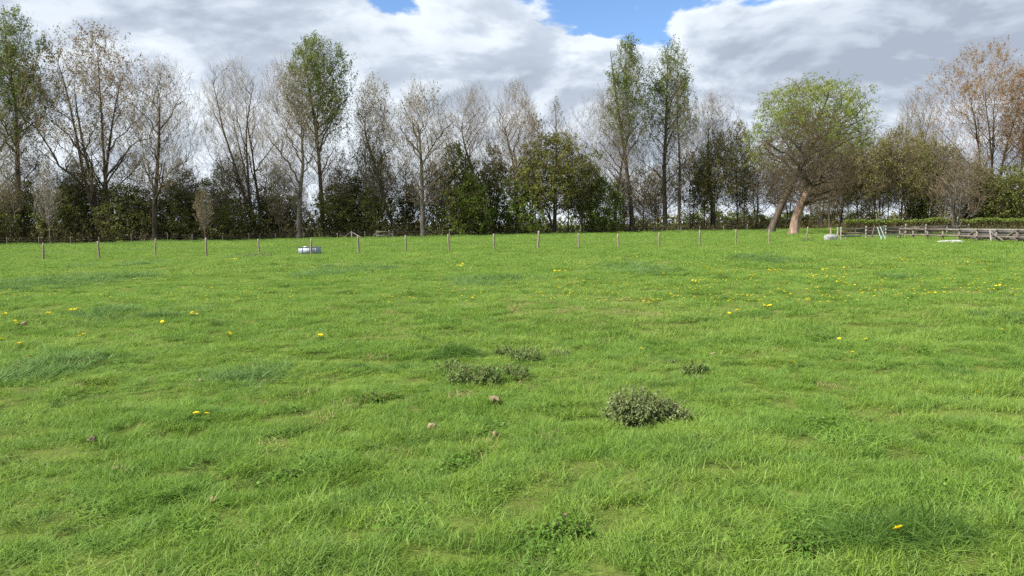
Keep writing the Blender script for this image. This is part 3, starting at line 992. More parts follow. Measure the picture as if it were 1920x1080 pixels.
def beside(px):
    a, nm = min(SHORT, key=lambda q: abs(q[0] - px))
    return ('just ' if abs(px - a) < 30 else 'well ') + ('left of the ' if px < a else 'right of the ') + nm


DS = 'dark leafy shrub in the thicket under the left poplars'
DG = 'dark shrubs under the left poplars'
for px, off, top, wp in ((-15, 4, 350, 110), (48, 8, 335, 100), (120, 5, 345, 100), (168, 9, 318, 110), (232, 4, 345, 105), (272, 10, 352, 90), (330, 6, 338, 105),
                         (392, 9, 335, 95), (440, 4, 372, 100), (500, 8, 348, 90), (548, 9, 368, 90), (628, 6, 345, 95), (664, 9, 330, 90), (700, 5, 352, 85)):
    shrub('dark', px, off, top, wp, 'dark leafy thicket shrub ' + beside(px), DG)
for px, off, top, wp, ky, lb in (
        (858, 3, 268, 105, 'dark', 'large dark green shrub leafy to the ground left of centre'),
        (928, 8, 272, 80, 'dark', 'dark round-topped shrub behind the large dark green shrub'),
        (770, 10, 345, 70, 'dark', 'low dark shrub behind the straight grey poplar'),
        (1040, 1.2, 250, 158, 'yellow', 'wide olive willow shrub right of centre'),
        (1092, 3, 292, 84, 'yellow', 'olive shrub at the right shoulder of the wide willow shrub'),
        (1128, 1.4, 332, 84, 'bright', 'bright green shrub left of the two tall green poplars'),
        (990, 2, 300, 84, 'bright', 'yellow-green shrub between the bare poplars at centre'),
        (880, 1.4, 325, 96, 'bright', 'lighter green shrub at the foot of the large dark shrub'),
        (1212, 8, 365, 70, 'brown', 'twiggy brown shrub between the feet of the two tall poplars'),
        (1296, 6, 285, 80, 'olive', 'olive scrub tree right of the two tall green poplars'),
        (1340, 4, 250, 100, 'olive', 'dense olive scrub tree with dark heart left of the willow'),
        (1382, 8, 225, 85, 'olive', 'tall olive scrub tree touching the left of the willow'),
        (1420, 12, 270, 90, 'brown', 'twiggy brown scrub tree behind the willow trunk')):
    shrub(ky, px, off, top, wp, lb)
for px, off, top, wp, ky in ((1540, 4, 290, 90, 'brown'), (1575, 8, 262, 95, 'olive'), (1612, 3, 240, 95, 'olive'), (1650, 8, 244, 95, 'brown'), (1688, 2, 238, 95, 'olive'),
                             (1724, 7, 246, 95, 'olive'), (1764, 3, 268, 95, 'brown'), (1812, 6, 300, 95, 'brown')):
    shrub(ky, px, off - 8, top, wp * 1.1, 'olive-brown hedge-row scrub tree ' + beside(px), 'scrub trees behind the hedge')
for px, off, top, wp in ((85, 12, 285, 90), (152, 13, 292, 90), (255, 13, 285, 90), (345, 12, 290, 95), (425, 13, 300, 90), (520, 13, 292, 95), (645, 12, 280, 90), (712, 12, 290, 90),
                         (815, 13, 300, 90), (1165, 12, 330, 80), (1235, 13, 310, 85), (1560, 14, 300, 90), (1480, 12, 290, 90), (1640, 12, 290, 95)):
    shrub('brown', px, off, top, wp, 'twiggy brown understorey tree ' + beside(px), 'brown understorey trees')
for px, off, top, wp in ((1735, -4, 285, 75), (1845, -4, 318, 90), (1885, -6, 308, 100), (1930, -4, 300, 100)):
    shrub('dark', px, off, top, wp, 'dark evergreen shrub ' + beside(px), 'dark shrubs under the orange poplars')
# thin stems: saplings one can pick out, then the rest
shrub('pale', 93, .8, 300, 46, 'thin pale-trunked sapling near the left end of the boundary fence')
shrub('sapling', 384, -4, 345, 40, 'forked sapling with thin trunk in front of the thicket at left')
shrub('pale', 567, 2.5, 330, 40, 'pale thin sapling right beside the stout grey poplar')
shrub('pale', 1090, 1.6, 330, 30, 'thin pale sapling under the right side of the wide willow shrub')
TS = 'thin bare sapling between the trunks of the tree line'
for k, (px, top) in enumerate(((20, 300), (145, 290), (352, 300), (420, 290), (455, 270), (525, 310), (640, 300), (690, 250), (715, 270), (762, 290), (820, 300), (880, 300), (1005, 190), (1066, 230),
                               (1110, 300), (1170, 320), (1205, 300), (1228, 310), (1320, 300), (1395, 300), (1460, 300), (1520, 300))):
    shrub('sapling', px, 3 + (k * 3.7) % 9, top, 50, 'thin bare sapling ' + beside(px), 'saplings between the tall trees')
for k, px in enumerate((1555, 1590, 1630, 1665, 1705, 1745, 1785, 1830)):
    shrub('sapling', px, -6 + (k * 2.3) % 6, 232 + (k * 17) % 40, 44, 'thin bare sapling behind the hedge ' + beside(px), 'saplings behind the hedge')

# low tangle at the foot of the trees: one mass
rg = np.random.default_rng(77)
un = make_noise(21, (4, 9, 20))
n = 5200
px_ = rg.uniform(-160, 2080, n)
of_ = rg.uniform(.6, 11, n)
s_ = np.array([(lambda v: v.x / v.y)(ray(p, yh(p))) for p in px_])
yy = (98 + 66 * .26 + of_) / (1 - .26 * s_)
xx = s_ * yy
top_ = np.clip(2.6 + 1.1 * un(xx, yy), .7, 5.0) * np.where(px_ > 1130, .9, 1.0)
P = poly(rg, np.stack([xx, yy, np.zeros(n)], 1), np.stack([rg.normal(0, .45, n), rg.normal(0, .45, n), np.ones(n)], 1), top_ * rg.uniform(.3, 1.1, n), 5, .0, .2)
Rr = np.repeat(np.linspace(.02, .007, 5)[None], n, 0)
V, Q = tubes(P, Rr, 3)
uo = mobj('undergrowth', np_mesh('undergrowth', V, quads=Q, mat=M['twig_brown']))
tag(uo, 'dark tangle of brambles and low undergrowth at the foot of the trees', 'undergrowth', kind='stuff')
m_ = 48000
b = rg.integers(0, n, m_)
c = P[b, rg.integers(1, 5, m_)] + rg.normal(0, .22, (m_, 3))
c[:, 2] = np.abs(c[:, 2])
V, Q, T = leaf_quads(rg, c, .27, .65)
fo = mobj('bramble_leaves', np_mesh('bramble_leaves', V, quads=Q, mat=M['leaf_bramble'], tint=T), uo)
fo['kind'] = 'stuff'


# ------------------------------------------------------------------ hedges
def hedge(name, x0, y0, x1, y1, h, wd, ntw, nlf, size, mats, label, seed, rough=.06):
    rg = np.random.default_rng(seed)
    o = empty(name, (0, 0, 0))
    L = math.hypot(x1 - x0, y1 - y0)
    ux, uy = (x1 - x0) / L, (y1 - y0) / L
    nz = make_noise(seed, (1.5, 4, 9))

    def place(s, q, z):
        return np.stack([x0 + ux * s - uy * q, y0 + uy * s + ux * q, z], 1)
    s = rg.uniform(0, L, ntw)
    hh = h * (1 + rough * nz(s, s * 0)) * rg.uniform(.55, 1.02, ntw)
    P = poly(rg, place(s, rg.uniform(-wd / 2, wd / 2, ntw), np.zeros(ntw)), np.stack([rg.normal(0, .3, ntw), rg.normal(0, .3, ntw), np.ones(ntw)], 1), hh, 5, 0, .22)
    V, Q = tubes(P, np.repeat(np.linspace(.018, .007, 5)[None], ntw, 0), 3)
    a = mobj('stems', np_mesh('stems', V, quads=Q, mat=M['twig_brown']), o)
    a['kind'] = 'stuff'
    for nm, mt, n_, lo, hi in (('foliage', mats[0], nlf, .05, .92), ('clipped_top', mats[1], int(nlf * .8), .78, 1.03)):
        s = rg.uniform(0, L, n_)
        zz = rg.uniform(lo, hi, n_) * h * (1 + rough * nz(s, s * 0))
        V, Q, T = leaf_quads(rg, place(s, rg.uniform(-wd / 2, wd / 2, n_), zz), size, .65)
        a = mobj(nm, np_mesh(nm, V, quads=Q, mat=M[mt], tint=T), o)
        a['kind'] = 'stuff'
    return tag(o, label, 'hedge')


hx0, hx1 = col(1592, 76)[0], col(2010, 76)[0]
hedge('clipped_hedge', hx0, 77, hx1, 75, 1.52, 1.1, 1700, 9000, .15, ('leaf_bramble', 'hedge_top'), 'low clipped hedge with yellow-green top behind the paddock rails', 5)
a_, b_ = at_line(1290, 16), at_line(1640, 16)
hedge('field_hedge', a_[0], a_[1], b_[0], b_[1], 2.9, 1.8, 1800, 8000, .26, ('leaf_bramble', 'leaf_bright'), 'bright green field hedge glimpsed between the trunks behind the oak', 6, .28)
a_, b_ = at_line(-160, 60), at_line(2080, 60)
hedge('distant_hedge', a_[0], a_[1], b_[0], b_[1], 2.6, 2.0, 900, 14000, .5, ('leaf_dark', 'leaf_olive'), 'distant dark hedge along the horizon seen through the tree line', 7, .3)


# ------------------------------------------------------------------ field fence (round posts and wire)
def post_mesh(h, r, seed, mat, sides=8):
    rg = np.random.default_rng(seed)
    mb = MB()
    z = np.linspace(-.25, h, 6)
    pts = np.stack([rg.normal(0, r * .10, 6), rg.normal(0, r * .10, 6), z], 1)
    mb.rod(pts, r * np.array([1.05, 1.0, .98, 1.0, .97, .90]), sides)
    return mb.mesh('post', M[mat], True)


POST = [post_mesh(1.06, .055, s_, 'post') for s_ in range(4)]
nf = empty('wire_fence', (0, 0, 0))
tag(nf, 'post and wire fence of thin round posts crossing the middle of the field', 'fence')
npx = (-30, 78, 183, 289, 385, 484, 581, 671, 760, 841, 926, 1008, 1085, 1160, 1236, 1312, 1380, 1443, 1513)
tops = []
rg = np.random.default_rng(3)
for i, px in enumerate(npx):
    v = ray(px, yh(px))
    sl = v.x / v.y
    y = (43.3 + 29 * .155) / (1 - .155 * sl)
    if px == 1513:
        y = 57
    x = sl * y
    o = mobj('post', POST[i % 4], nf)
    o.location = (x, y, float(hgt(x, y)))
    hs = rg.uniform(.93, 1.12)
    o.scale = (rg.uniform(.85, 1.2), rg.uniform(.85, 1.2), hs)
    o.rotation_euler = (rg.normal(0, .03), rg.normal(0, .035), rg.uniform(0, 6))
    tops.append((x, y, float(hgt(x, y)), hs))
for fr in (.93, .55):
    pts = []
    for (xa, ya, za, ha), (xb, yb, zb, hb) in zip(tops[:-1], tops[1:]):
        for t in (0, .33, .66):
            pts.append((xa + (xb - xa) * t, ya + (yb - ya) * t, (za + ha * fr) * (1 - t) + (zb + hb * fr) * t - .05 * math.sin(math.pi * t)))
    MB().rod(pts, .0045, 4, False).build('wire', M['wire'], nf)

# boundary fence in front of the trees
ff = empty('boundary_fence', (0, 0, 0))
tag(ff, 'low wire fence with grey posts along the foot of the trees', 'fence')
tops = []
k = 0
FP = [post_mesh(1.12, .06, 10 + s_, 'rail') for s_ in range(2)] + [post_mesh(1.12, .05, 14, 'post')]
x = -78.0
while x < 42:
    y = fline(x)
    o = mobj('post', FP[k % 3], ff)
    o.location = (x, y, float(hgt(x, y)))
    o.scale = (1, 1, rg.uniform(.85, 1.12))
    o.rotation_euler = (rg.normal(0, .03), rg.normal(0, .04), rg.uniform(0, 6))
    tops.append((x, y, float(hgt(x, y))))
    x += rg.uniform(3.0, 4.6)
    k += 1
for zz in (.98, .65, .35):
    MB().rod([(a, b, c + zz) for a, b, c in tops], .006, 4, False).build('wire', M['wire'], ff)


def beam(mb, p, q, th, wd):
    """rectangular timber from p to q (thickness th, width wd, wide side upright)"""
    p, q = Vector(p), Vector(q)
    d = (q - p)
    L = d.length
    d.normalize()
    up = Vector((0, 0, 1)) if abs(d.z) < .95 else Vector((1, 0, 0))
    s = d.cross(up).normalized()
    t = s.cross(d).normalized()
    c = (p + q) / 2
    vs = []
    for a in (-.5, .5):
        for (e, f) in ((-.5, -.5), (.5, -.5), (.5, .5), (-.5, .5)):
            vs.append(c + d * (a * L) + s * (e * th) + t * (f * wd))
    mb.add([tuple(v) for v in vs], [(3, 2, 1, 0), (4, 5, 6, 7), (0, 1, 5, 4), (1, 2, 6, 5), (2, 3, 7, 6), (3, 0, 4, 7)])
    return mb


def timber(name, p, q, th, wd, mat, parent):
    return beam(MB(), p, q, th, wd).build(name, M[mat], parent)


# braced strainer post and stile on the boundary line
def line_pt(px, off=-.5):
    x, y = at_line(px, off)
    return x, y, float(hgt(x, y))


x, y, z = line_pt(659)
o = empty('strainer_post', (x, y, z))
MB().rod([(0, 0, -.3), (0, 0, 1.15)], .09, 8).build('post', M['rail'], o)
for sgn in (-1, 1):
    MB().rod([(sgn * 1.85, sgn * .45, -.1), (sgn * .05, 0, 1.0)], .06, 6).build('brace', M['rail'], o)
tag(o, 'strainer post with two sloping wooden braces left of the stile', 'fence post')

x, y, z = line_pt(718)
o = empty('stile', (x, y, z), .25)
for sgn in (-1, 1):
    timber('post', (sgn * .88, 0, -.3), (sgn * .88, 0, 1.25), .13, .13, 'rail', o)
    MB().rod([(sgn * 1.75, 0, -.1), (sgn * .97, 0, 1.0)], .05, 6).build('brace', M['rail'], o)
for zz in (1.02, .50):
    timber('rail', (-1.0, -.11, zz), (1.0, -.11, zz), .06, .14, 'rail', o)
timber('step', (-.35, -.45, .28), (.35, -.45, .28), .3, .06, 'rail', o)
for sx_ in (-.25, .25):
    timber('step_leg', (sx_, -.45, -.2), (sx_, -.45, .245), .1, .1, 'rail', o)
tag(o, 'pale wooden stile with two rails and side braces in the boundary fence', 'stile')

# ------------------------------------------------------------------ water trough
x, y = ground(581, 479)
y = 47.0
x = col(581, y)[0]
o = empty('water_trough', (x, y, float(hgt(x, y))), .1)
TW, TD, TH = 1.30, .55, .42


def trough_shell():
    mb = MB()
    t = .02
    mb.box((0, -TD / 2, .05 + TH / 2), (TW, t, TH))
    mb.box((0, TD / 2, .05 + TH / 2), (TW, t, TH))
    for s in (-1, 1):
        mb.box((s * (TW / 2 - t / 2), 0, .05 + TH / 2), (t, TD - t - .004, TH - .004))
    mb.box((0, 0, .05 + .02), (TW - 2 * t - .004, TD - t - .004, .02))
    return mb


trough_shell().build('tank', M['zinc'], o)
rim = MB()
for s in (-1, 1):
    rim.rod([(-TW / 2 - .01, s * TD / 2, .05 + TH), (TW / 2 + .01, s * TD / 2, .05 + TH)], .022, 6)
    rim.rod([(s * TW / 2, -TD / 2, .05 + TH + .002), (s * TW / 2, TD / 2, .05 + TH + .002)], .020, 6)
rim.build('rim', M['zinc'], o)
for xx_ in (-.42, .0, .42):
    MB().box((xx_, -TD / 2 - .016, .05 + TH / 2), (.03, .012, TH - .06)).build('stiffener', M['zinc'], o)
for s in (-1, 1):
    MB().box((s * .5, 0, .02), (.10, TD - .06, .10)).build('foot', M['panel'], o)
MB().box((-.22, -.02, .05 + TH + .03), (.22, TD * .8, .10)).build('float_cover', M['white'], o)
mw, gw = new_mat('trough_water')
gw.n('ShaderNodeOutputMaterial', {0: gw.n('ShaderNodeBsdfPrincipled', {'Base Color': (.02, .03, .025, 1), 'Roughness': .05})})
np_w = MB().box((0, 0, .05 + TH - .09), (TW - .05, TD - .05, .02)).build('water', mw, o)
tag(o, 'galvanised metal water trough with a white float cover standing at the field fence', 'trough')

# ------------------------------------------------------------------ right-hand paddock
FX = 31.6
pf = empty('paddock_fence', (0, 0, 0))
tag(pf, 'low brown post and rail fence of the riding arena at the right edge', 'fence')
ypos = [42.2 + 2.0 * i for i in range(10)]
for i, y in enumerate(ypos):
    z = float(hgt(FX, y))
    timber('post', (FX, y, z - .3), (FX, y, z + .86 + .03 * math.sin(i * 5)), .11, .11, 'rail_brown', pf)
for i in range(len(ypos) - 1):
    for zz, mt in ((.80, 'rail' if i < 6 else 'rail_brown'), (.36, 'rail_brown')):
        dz = .015 * math.sin(i * 3.3 + zz * 9)
        timber('rail', (FX - .08, ypos[i] - .06, zz + dz), (FX - .08, ypos[i + 1] - .07, zz - dz * .5), .045, .12, mt, pf)
ab = empty('arena_boarding', (0, 0, 0))
tag(ab, 'dark grey board walling with slanting struts behind the arena fence', 'boarding')
for i in range(5):
    y0_, y1_ = 43.0 + i * 2.05, 43.0 + (i + 1) * 2.05 - .02
    for j in range(3):
        z0 = .14 + j * .215
        beam(MB(), (FX + .75 - .04 * j, y0_, z0 + .1), (FX + .75 - .04 * j, y1_, z0 + .1), .03, .205).build('board', M['panel'], ab)
    timber('strut', (FX + .66, y0_ + .35, .70), (FX + .60, y0_ + 1.5, .10), .05, .08, 'post_dark', ab)
    timber('capping', (FX + .68, y0_, .83), (FX + .68, y1_, .83), .16, .05, 'rail', ab)
    timber('post', (FX + .85, y0_ + .05, -.2), (FX + .85, y0_ + .05, .80), .09, .09, 'rail_brown', ab)
o = empty('leaning_pole', (0, 0, 0))
MB().rod([(31.15, 48.0, 0), (31.25, 48.35, .80)], .045, 6).build('pole', M['rail'], o)
MB().rod([(31.25, 48.3, .70), (31.2, 46.9, .12)], .035, 6).build('stay', M['rail'], o)
tag(o, 'whitish pole and slanting stay leaning on the arena fence', 'pole')
rgw = np.random.default_rng(8)
x, y = col(1781, 50.5)[0], 50.5
n_ = 18
th = np.arange(n_) / n_ * 2 * math.pi
rx = .8 * (1 + .12 * rgw.normal(0, 1, n_))
ring = np.stack([x + rx * np.cos(th) * .95, y + rx * np.sin(th) * 1.3, np.full(n_, .03)], 1)
rin = np.stack([x + rx * np.cos(th) * .5, y + rx * np.sin(th) * .7, .10 + .02 * rgw.normal(0, 1, n_)], 1)
low = ring.copy()
low[:, 2] = -.05
Vv = np.concatenate([low, ring, rin, [[x, y, .12]]])
q = [(i + a * n_, (i + 1) % n_ + a * n_, (i + 1) % n_ + (a + 1) * n_, i + (a + 1) * n_) for a in range(2) for i in range(n_)]
t_ = [(2 * n_ + i, 2 * n_ + (i + 1) % n_, 3 * n_) for i in range(n_)]
o = mobj('white_sheet', np_mesh('white_sheet', Vv, quads=q, tris=t_, mat=M['white'], smooth=True))
tag(o, 'white plastic sheet lying flat on the grass under the arena fence', 'sheet')

# rails and timber left of the arena
rf = empty('rail_fence', (0, 0, 0))
tag(rf, 'old grey rail fence with sagging rails in front of the clipped hedge', 'fence')
pp = []
for i, (px, d_) in enumerate(((1576, 57.5), (1623, 60.5), (1660, 62), (1697, 63.5), (1735, 64.5), (1775, 65.5), (1815, 66))):
    x = col(px, d_)[0]
    z = float(hgt(x, d_))
    MB().rod([(x, d_, z - .3), (x + .03, d_, z + 1.12 - .05 * (i % 3))], .06, 8).build('post', M['rail'] if i % 2 == 0 else M['post'], rf)
    pp.append((x, d_))
for i in range(len(pp) - 1):
    for zz, sg in ((.92, .05), (.62, .10), (.33, .07)):
        (xa, ya), (xb, yb) = pp[i], pp[i + 1]
        pts = [(xa + (xb - xa) * t, ya - .09 + (yb - ya) * t, zz - sg * math.sin(math.pi * t) + .05 * math.sin(i * 7 + zz * 20)) for t in (0, .35, .7, 1)]
        MB().rod(pts, .045, 6).build('rail', M['rail'] if zz != .62 else M['rail_brown'], rf)
o = empty('log_pile', (0, 0, 0))
rgl = np.random.default_rng(15)
xa, xb = col(1590, 69)[0], col(1775, 69)[0]
for i in range(26):
    cx = rgl.uniform(xa, xb)
    L = rgl.uniform(2.2, 4.2)
    lay = i % 4
    z = .13 + lay * .20
    yy_ = 68.6 + rgl.uniform(-.5, .5)
    tl = rgl.normal(0, .05)
    MB().rod([(cx - L / 2, yy_ - tl, z - tl * L * .3), (cx, yy_, z + .02), (cx + L / 2, yy_ + tl, z + tl * L * .3)], [.11, .10, .08], 6).build('log', M['bark_grey'] if i % 3 else M['post_dark'], o)
tag(o, 'long heap of grey and dark logs between the rail fence and the clipped hedge', 'log pile')

x, y = col(1634, 57)[0], 57.0
o = mobj('leaning_post', MB().rod([(0, 0, -.3), (.06, 0, .4), (.24, .02, 1.13)], [.075, .07, .06], 8).mesh('leaning_post', M['post_dark'], True))
o.location = (x, y, float(hgt(x, y)))
tag(o, 'dark post leaning to the right in front of the old rail fence', 'post')
x, y = col(1655, 56)[0], 56.0
o = empty('jump_stand', (x, y, float(hgt(x, y))))
for p, q in (((-.18, -.2, 0), (-.42, .0, 1.02)), ((.14, -.2, 0), (-.22, .0, 1.05)), ((.05, .35, 0), (.12, .05, 1.12))):
    MB().rod([p, q], .026, 6).build('leg', M['pale_green'], o)
MB().rod([(-.5, .02, .98), (.18, .04, 1.06)], .03, 6).build('crossbar', M['pale_green'], o)
tag(o, 'pale green frame of thin legs like a jump stand by the rail fence', 'frame')
o = empty('ground_rail', (0, 0, 0))
xa, xb = col(1580, 59.5)[0], col(1690, 59.5)[0]
MB().rod([(xa, 59.3, .38), ((xa + xb) / 2, 59.5, .30), (xb, 59.7, .34)], .04, 6).build('pole', M['tape'], o)
for t in (.04, .5, .96):
    MB().box((xa + (xb - xa) * t, 59.3 + .4 * t, .15), (.12, .12, .30)).build('support', M['post'], o)
tag(o, 'long pale pole lying low above the grass before the rail fence', 'pole')

# pale stone block with posts
x, y = col(1561, 56)[0], 56.0
z = float(hgt(x, y))
import bmesh
def lump(name, dims, mat, seed, sub=2, amp=.18, freq=1.0, flat=None):
    bm = bmesh.new()
    bmesh.ops.create_icosphere(bm, subdivisions=sub, radius=.5)
    rgx = np.random.default_rng(seed)
    ks = rgx.normal(0, 3.2 * freq, (9, 3))
    ph = rgx.random(9) * 6.28
    for v in bm.verts:
        c = np.array(v.co)
        f = 1 + amp * float(np.sin(ks @ c + ph).sum()) / 3
        if flat:
            c = np.sign(c) * np.abs(c * 2) ** flat / 2
        v.co = Vector(c * f * np.array(dims))
    me = bpy.data.meshes.new(name)
    bm.to_mesh(me)
    bm.free()
    me.materials.append(M[mat])
    for p in me.polygons:
        p.use_smooth = True
    return me


o = mobj('stone_block', lump('stone_block', (1.05, .6, .66), 'stone', 4, 3, .10, 1.4, .55))
o.location = (x - .1, y, z + .18)
o.rotation_euler = (0, .1, .2)
tag(o, 'pale mottled stone block on the grass beside the wooden posts', 'stone')
for px, d_, h_, lb in ((1557, 59, 1.10, 'thin post behind the left of the pale stone block'), (1570, 57.2, 1.12, 'wooden post behind the right of the pale stone block')):
    x = col(px, d_)[0]
    o = mobj('wooden_post', MB().rod([(0, 0, -.3), (.01, 0, h_)], .055, 8).mesh('wooden_post', M['post'], True))
    o.location = (x, d_, float(hgt(x, d_)))
    tag(o, lb, 'post')


# ------------------------------------------------------------------ plants in the meadow
def herb(rg, rad, h, nst, per, size, lump_=.35):
    """leafy clump: stems with opposite leaves; returns stems mesh data and leaf centres"""
    th = rg.random(nst) * 6.28
    rr = rad * rg.random(nst) ** .62 * rg.uniform(.85, 1.2, nst)
    b = np.stack([rr * np.cos(th), rr * np.sin(th), np.zeros(nst)], 1)
    L = h * (np.clip(1 - .5 * (rr / rad) ** 2, .3, 1)) * rg.uniform(.6, 1.05, nst)
    P = poly(rg, b, np.stack([np.cos(th) * .35, np.sin(th) * .35, np.ones(nst)], 1) + rg.normal(0, .2, (nst, 3)), L, 5, .1, .12)
    V1, Q1 = tubes(P, np.repeat(np.linspace(.004, .0015, 5)[None], nst, 0), 3)
    idx = np.repeat(np.arange(nst), per)
    t = rg.uniform(.15, 1, nst * per) * 4
    k = np.minimum(t.astype(int), 3)
    c = P[idx, k] + (P[idx, k + 1] - P[idx, k]) * (t - k)[:, None]
    off = rg.normal(0, 1, c.shape)
    off[:, 2] *= .35
    off /= np.linalg.norm(off, axis=1, keepdims=True)
    # serrated leaf: a stalked rhomb, drooping, in two halves
    s = (size * rg.uniform(.45, 1.5, len(c)))[:, None]
    side = np.cross(off, np.array([[0, 0, 1.]]))
    side /= np.linalg.norm(side, axis=1, keepdims=True) + 1e-9
    tipv = c + off * s + np.array([[0, 0, -.35]]) * s
    mid = c + off * s * .42 + np.array([[0, 0, .05]]) * s
    ed = s * .24
    V2 = np.stack([c, mid + side * ed + np.array([[0, 0, .10]]) * s, tipv, mid, mid - side * ed + np.array([[0, 0, .10]]) * s], 1).reshape(-1, 3)
    b5 = np.arange(len(c))[:, None] * 5
    Q2 = np.concatenate([b5 + np.array([[0, 3, 2, 1]]), b5 + np.array([[0, 4, 2, 3]])])
    T2_ = np.repeat(np.clip(rg.normal(.45, .28, len(c)), 0, 1), 5)
    return (V1, Q1), (V2, Q2, T2_)


def nettle(name, px, py, wpx, h, nst, per, size, label, seed, mat='nettle', ky=.6, catg='plant', dead=0):
    rg = np.random.default_rng(seed)
    x, y = ground(px, py)
    rad = wpx / FPX * y / 2
    h = h * 1.35
    (V1, Q1), (V2, Q2, T2_) = herb(rg, rad, h, nst, per, size)
    V1[:, 1] *= ky
    V2[:, 1] *= ky
    o = empty(name, (x, y, float(hgt(x, y))))
    a = mobj('stems', np_mesh('stems', V1, quads=Q1, mat=M['twig_brown']), o)
    a['kind'] = 'stuff'
    a = mobj('leaves', np_mesh('leaves', V2, quads=Q2, mat=M[mat], tint=T2_), o)
    a['kind'] = 'stuff'
    if dead:
        (V1, Q1), (V2, Q2, T2_) = herb(rg, rad * .3, h * .7, dead, 10, size)
        V2[:, 0] += rad * .35
        V2[:, 1] -= rad * .2
        a = mobj('withered_leaves', np_mesh('withered_leaves', V2, quads=Q2, mat=M['nettle_dead'], tint=T2_), o)
        a['kind'] = 'stuff'
    return tag(o, label, catg)


nettle('nettle_clump', 1198, 775, 94, .28, 190, 26, .034, 'large grey-green nettle clump standing highest in the near meadow', 1, ky=.8, dead=10)
nettle('nettle_clump', 1255, 772, 74, .15, 70, 18, .033, 'low spreading nettle clump joined to the right of the large clump', 2, ky=.8, dead=4)
nettle('nettle_clump', 985, 668, 70, .16, 70, 12, .036, 'small dark nettle clump right of the long-grass tussock', 3, 'nettle_green')
nettle('nettle_clump', 948, 652, 40, .14, 36, 12, .034, 'tiny nettle clump behind the small dark nettle clump', 4, 'nettle_green')
nettle('nettle_clump', 1048, 655, 40, .12, 30, 12, .034, 'faint nettle patch at the right end of the nettle row', 5)
nettle('nettle_clump', 890, 708, 92, .18, 95, 12, .038, 'dark nettle clump below the long-grass tussock', 6, 'nettle_green')
nettle('nettle_clump', 846, 690, 60, .14, 46, 12, .036, 'flat nettle clump left of the dark nettle clump', 7, 'nettle_green')
nettle('nettle_clump', 965, 697, 54, .13, 44, 12, .036, 'loose nettle clump right of the dark nettle clump', 8, 'nettle_green')
nettle('nettle_clump', 1302, 688, 44, .15, 50, 12, .038, 'compact blue-green nettle clump above the large clump', 9, 'nettle_green')
nettle('nettle_clump', 1255, 668, 34, .08, 18, 10, .034, 'flattened weed patch left of the compact blue-green clump', 10)
nettle('weed_patch', 690, 742, 50, .09, 26, 10, .036, 'low dark weed patch left of the tan clods', 12, 'clover')
nettle('weed_patch', 545, 886, 70, .07, 40, 10, .034, 'low broad-leaved weed patch in the left foreground', 13, 'clover')
nettle('weed_patch', 850, 868, 60, .07, 30, 10, .034, 'low dark weed patch in the middle foreground', 14, 'clover')
nettle('weed_patch', 1060, 1000, 110, .07, 60, 10, .034, 'broad-leaved clover patch at the bottom centre', 15, 'clover')
nettle('weed_patch', 1520, 1050, 110, .08, 60, 10, .038, 'broad-leaved weed patch at the bottom right', 16, 'clover')
nettle('weed_patch', 1512, 455, 26, .30, 40, 12, .10, 'dark low weed heap at the foot of the rightmost wire fence post', 17, 'nettle')
nettle('weed_patch', 482, 483, 62, .26, 60, 12, .09, 'dark weed patch round a wire fence post left of the trough', 18, 'nettle')


def tussock(px, py, wpx, h, n, label, seed, mat='grass_dark', ky=.7):
    rg = np.random.default_rng(seed)
    x, y = ground(px, py)
    rad = wpx / FPX * y / 2
    V, Q, T = blades(rg, n, rad, h * .35, h, .0034 + .00035 * y, 1.0, 1.1, .12)
    rr2 = np.hypot(V[:, 0], V[:, 1]) / rad
    V[:, 2] *= np.clip(1.15 - .55 * rr2 ** 2, .35, 1.2)
    V[:, 1] *= ky
    o = mobj('grass_tussock', np_mesh('grass_tussock', V, quads=Q, mat=M[mat], tint=T))
    o.location = (x, y, float(hgt(x, y)))
    return tag(o, label, 'tussock')


tussock(852, 656, 84, .34, 1900, 'long dark green grass tussock left of the nettle row', 31, 'tussock')
tussock(815, 652, 50, .17, 700, 'fainter grass tussock joined to the left of the long dark one', 32, 'grass')
tussock(1690, 522, 62, .26, 900, 'dark grass tussock alone in the right of the meadow', 33, 'tussock')
tussock(1690, 1035, 300, .33, 1900, 'large dark tussock of long arching grass at the bottom right', 34, 'tussock', .5)
tussock(1560, 985, 150, .24, 900, 'tuft of long bright grass left of the large dark tussock', 35, 'grass', .5)
tussock(650, 553, 44, .20, 600, 'small dark grass tussock near the middle left of the meadow', 36, 'tussock')
tussock(1352, 525, 26, .30, 500, 'small round dark tussock in the right of the meadow', 37, 'tussock')
tussock(1270, 515, 36, .28, 500, 'dark tussock at the right end of the coarse grass patch', 38, 'tussock')
tussock(105, 755, 30, .12, 300, 'small dark tussock in the left foreground', 39)
tussock(660, 680, 60, .14, 500, 'low dark tussock left of the nettle clumps', 40)


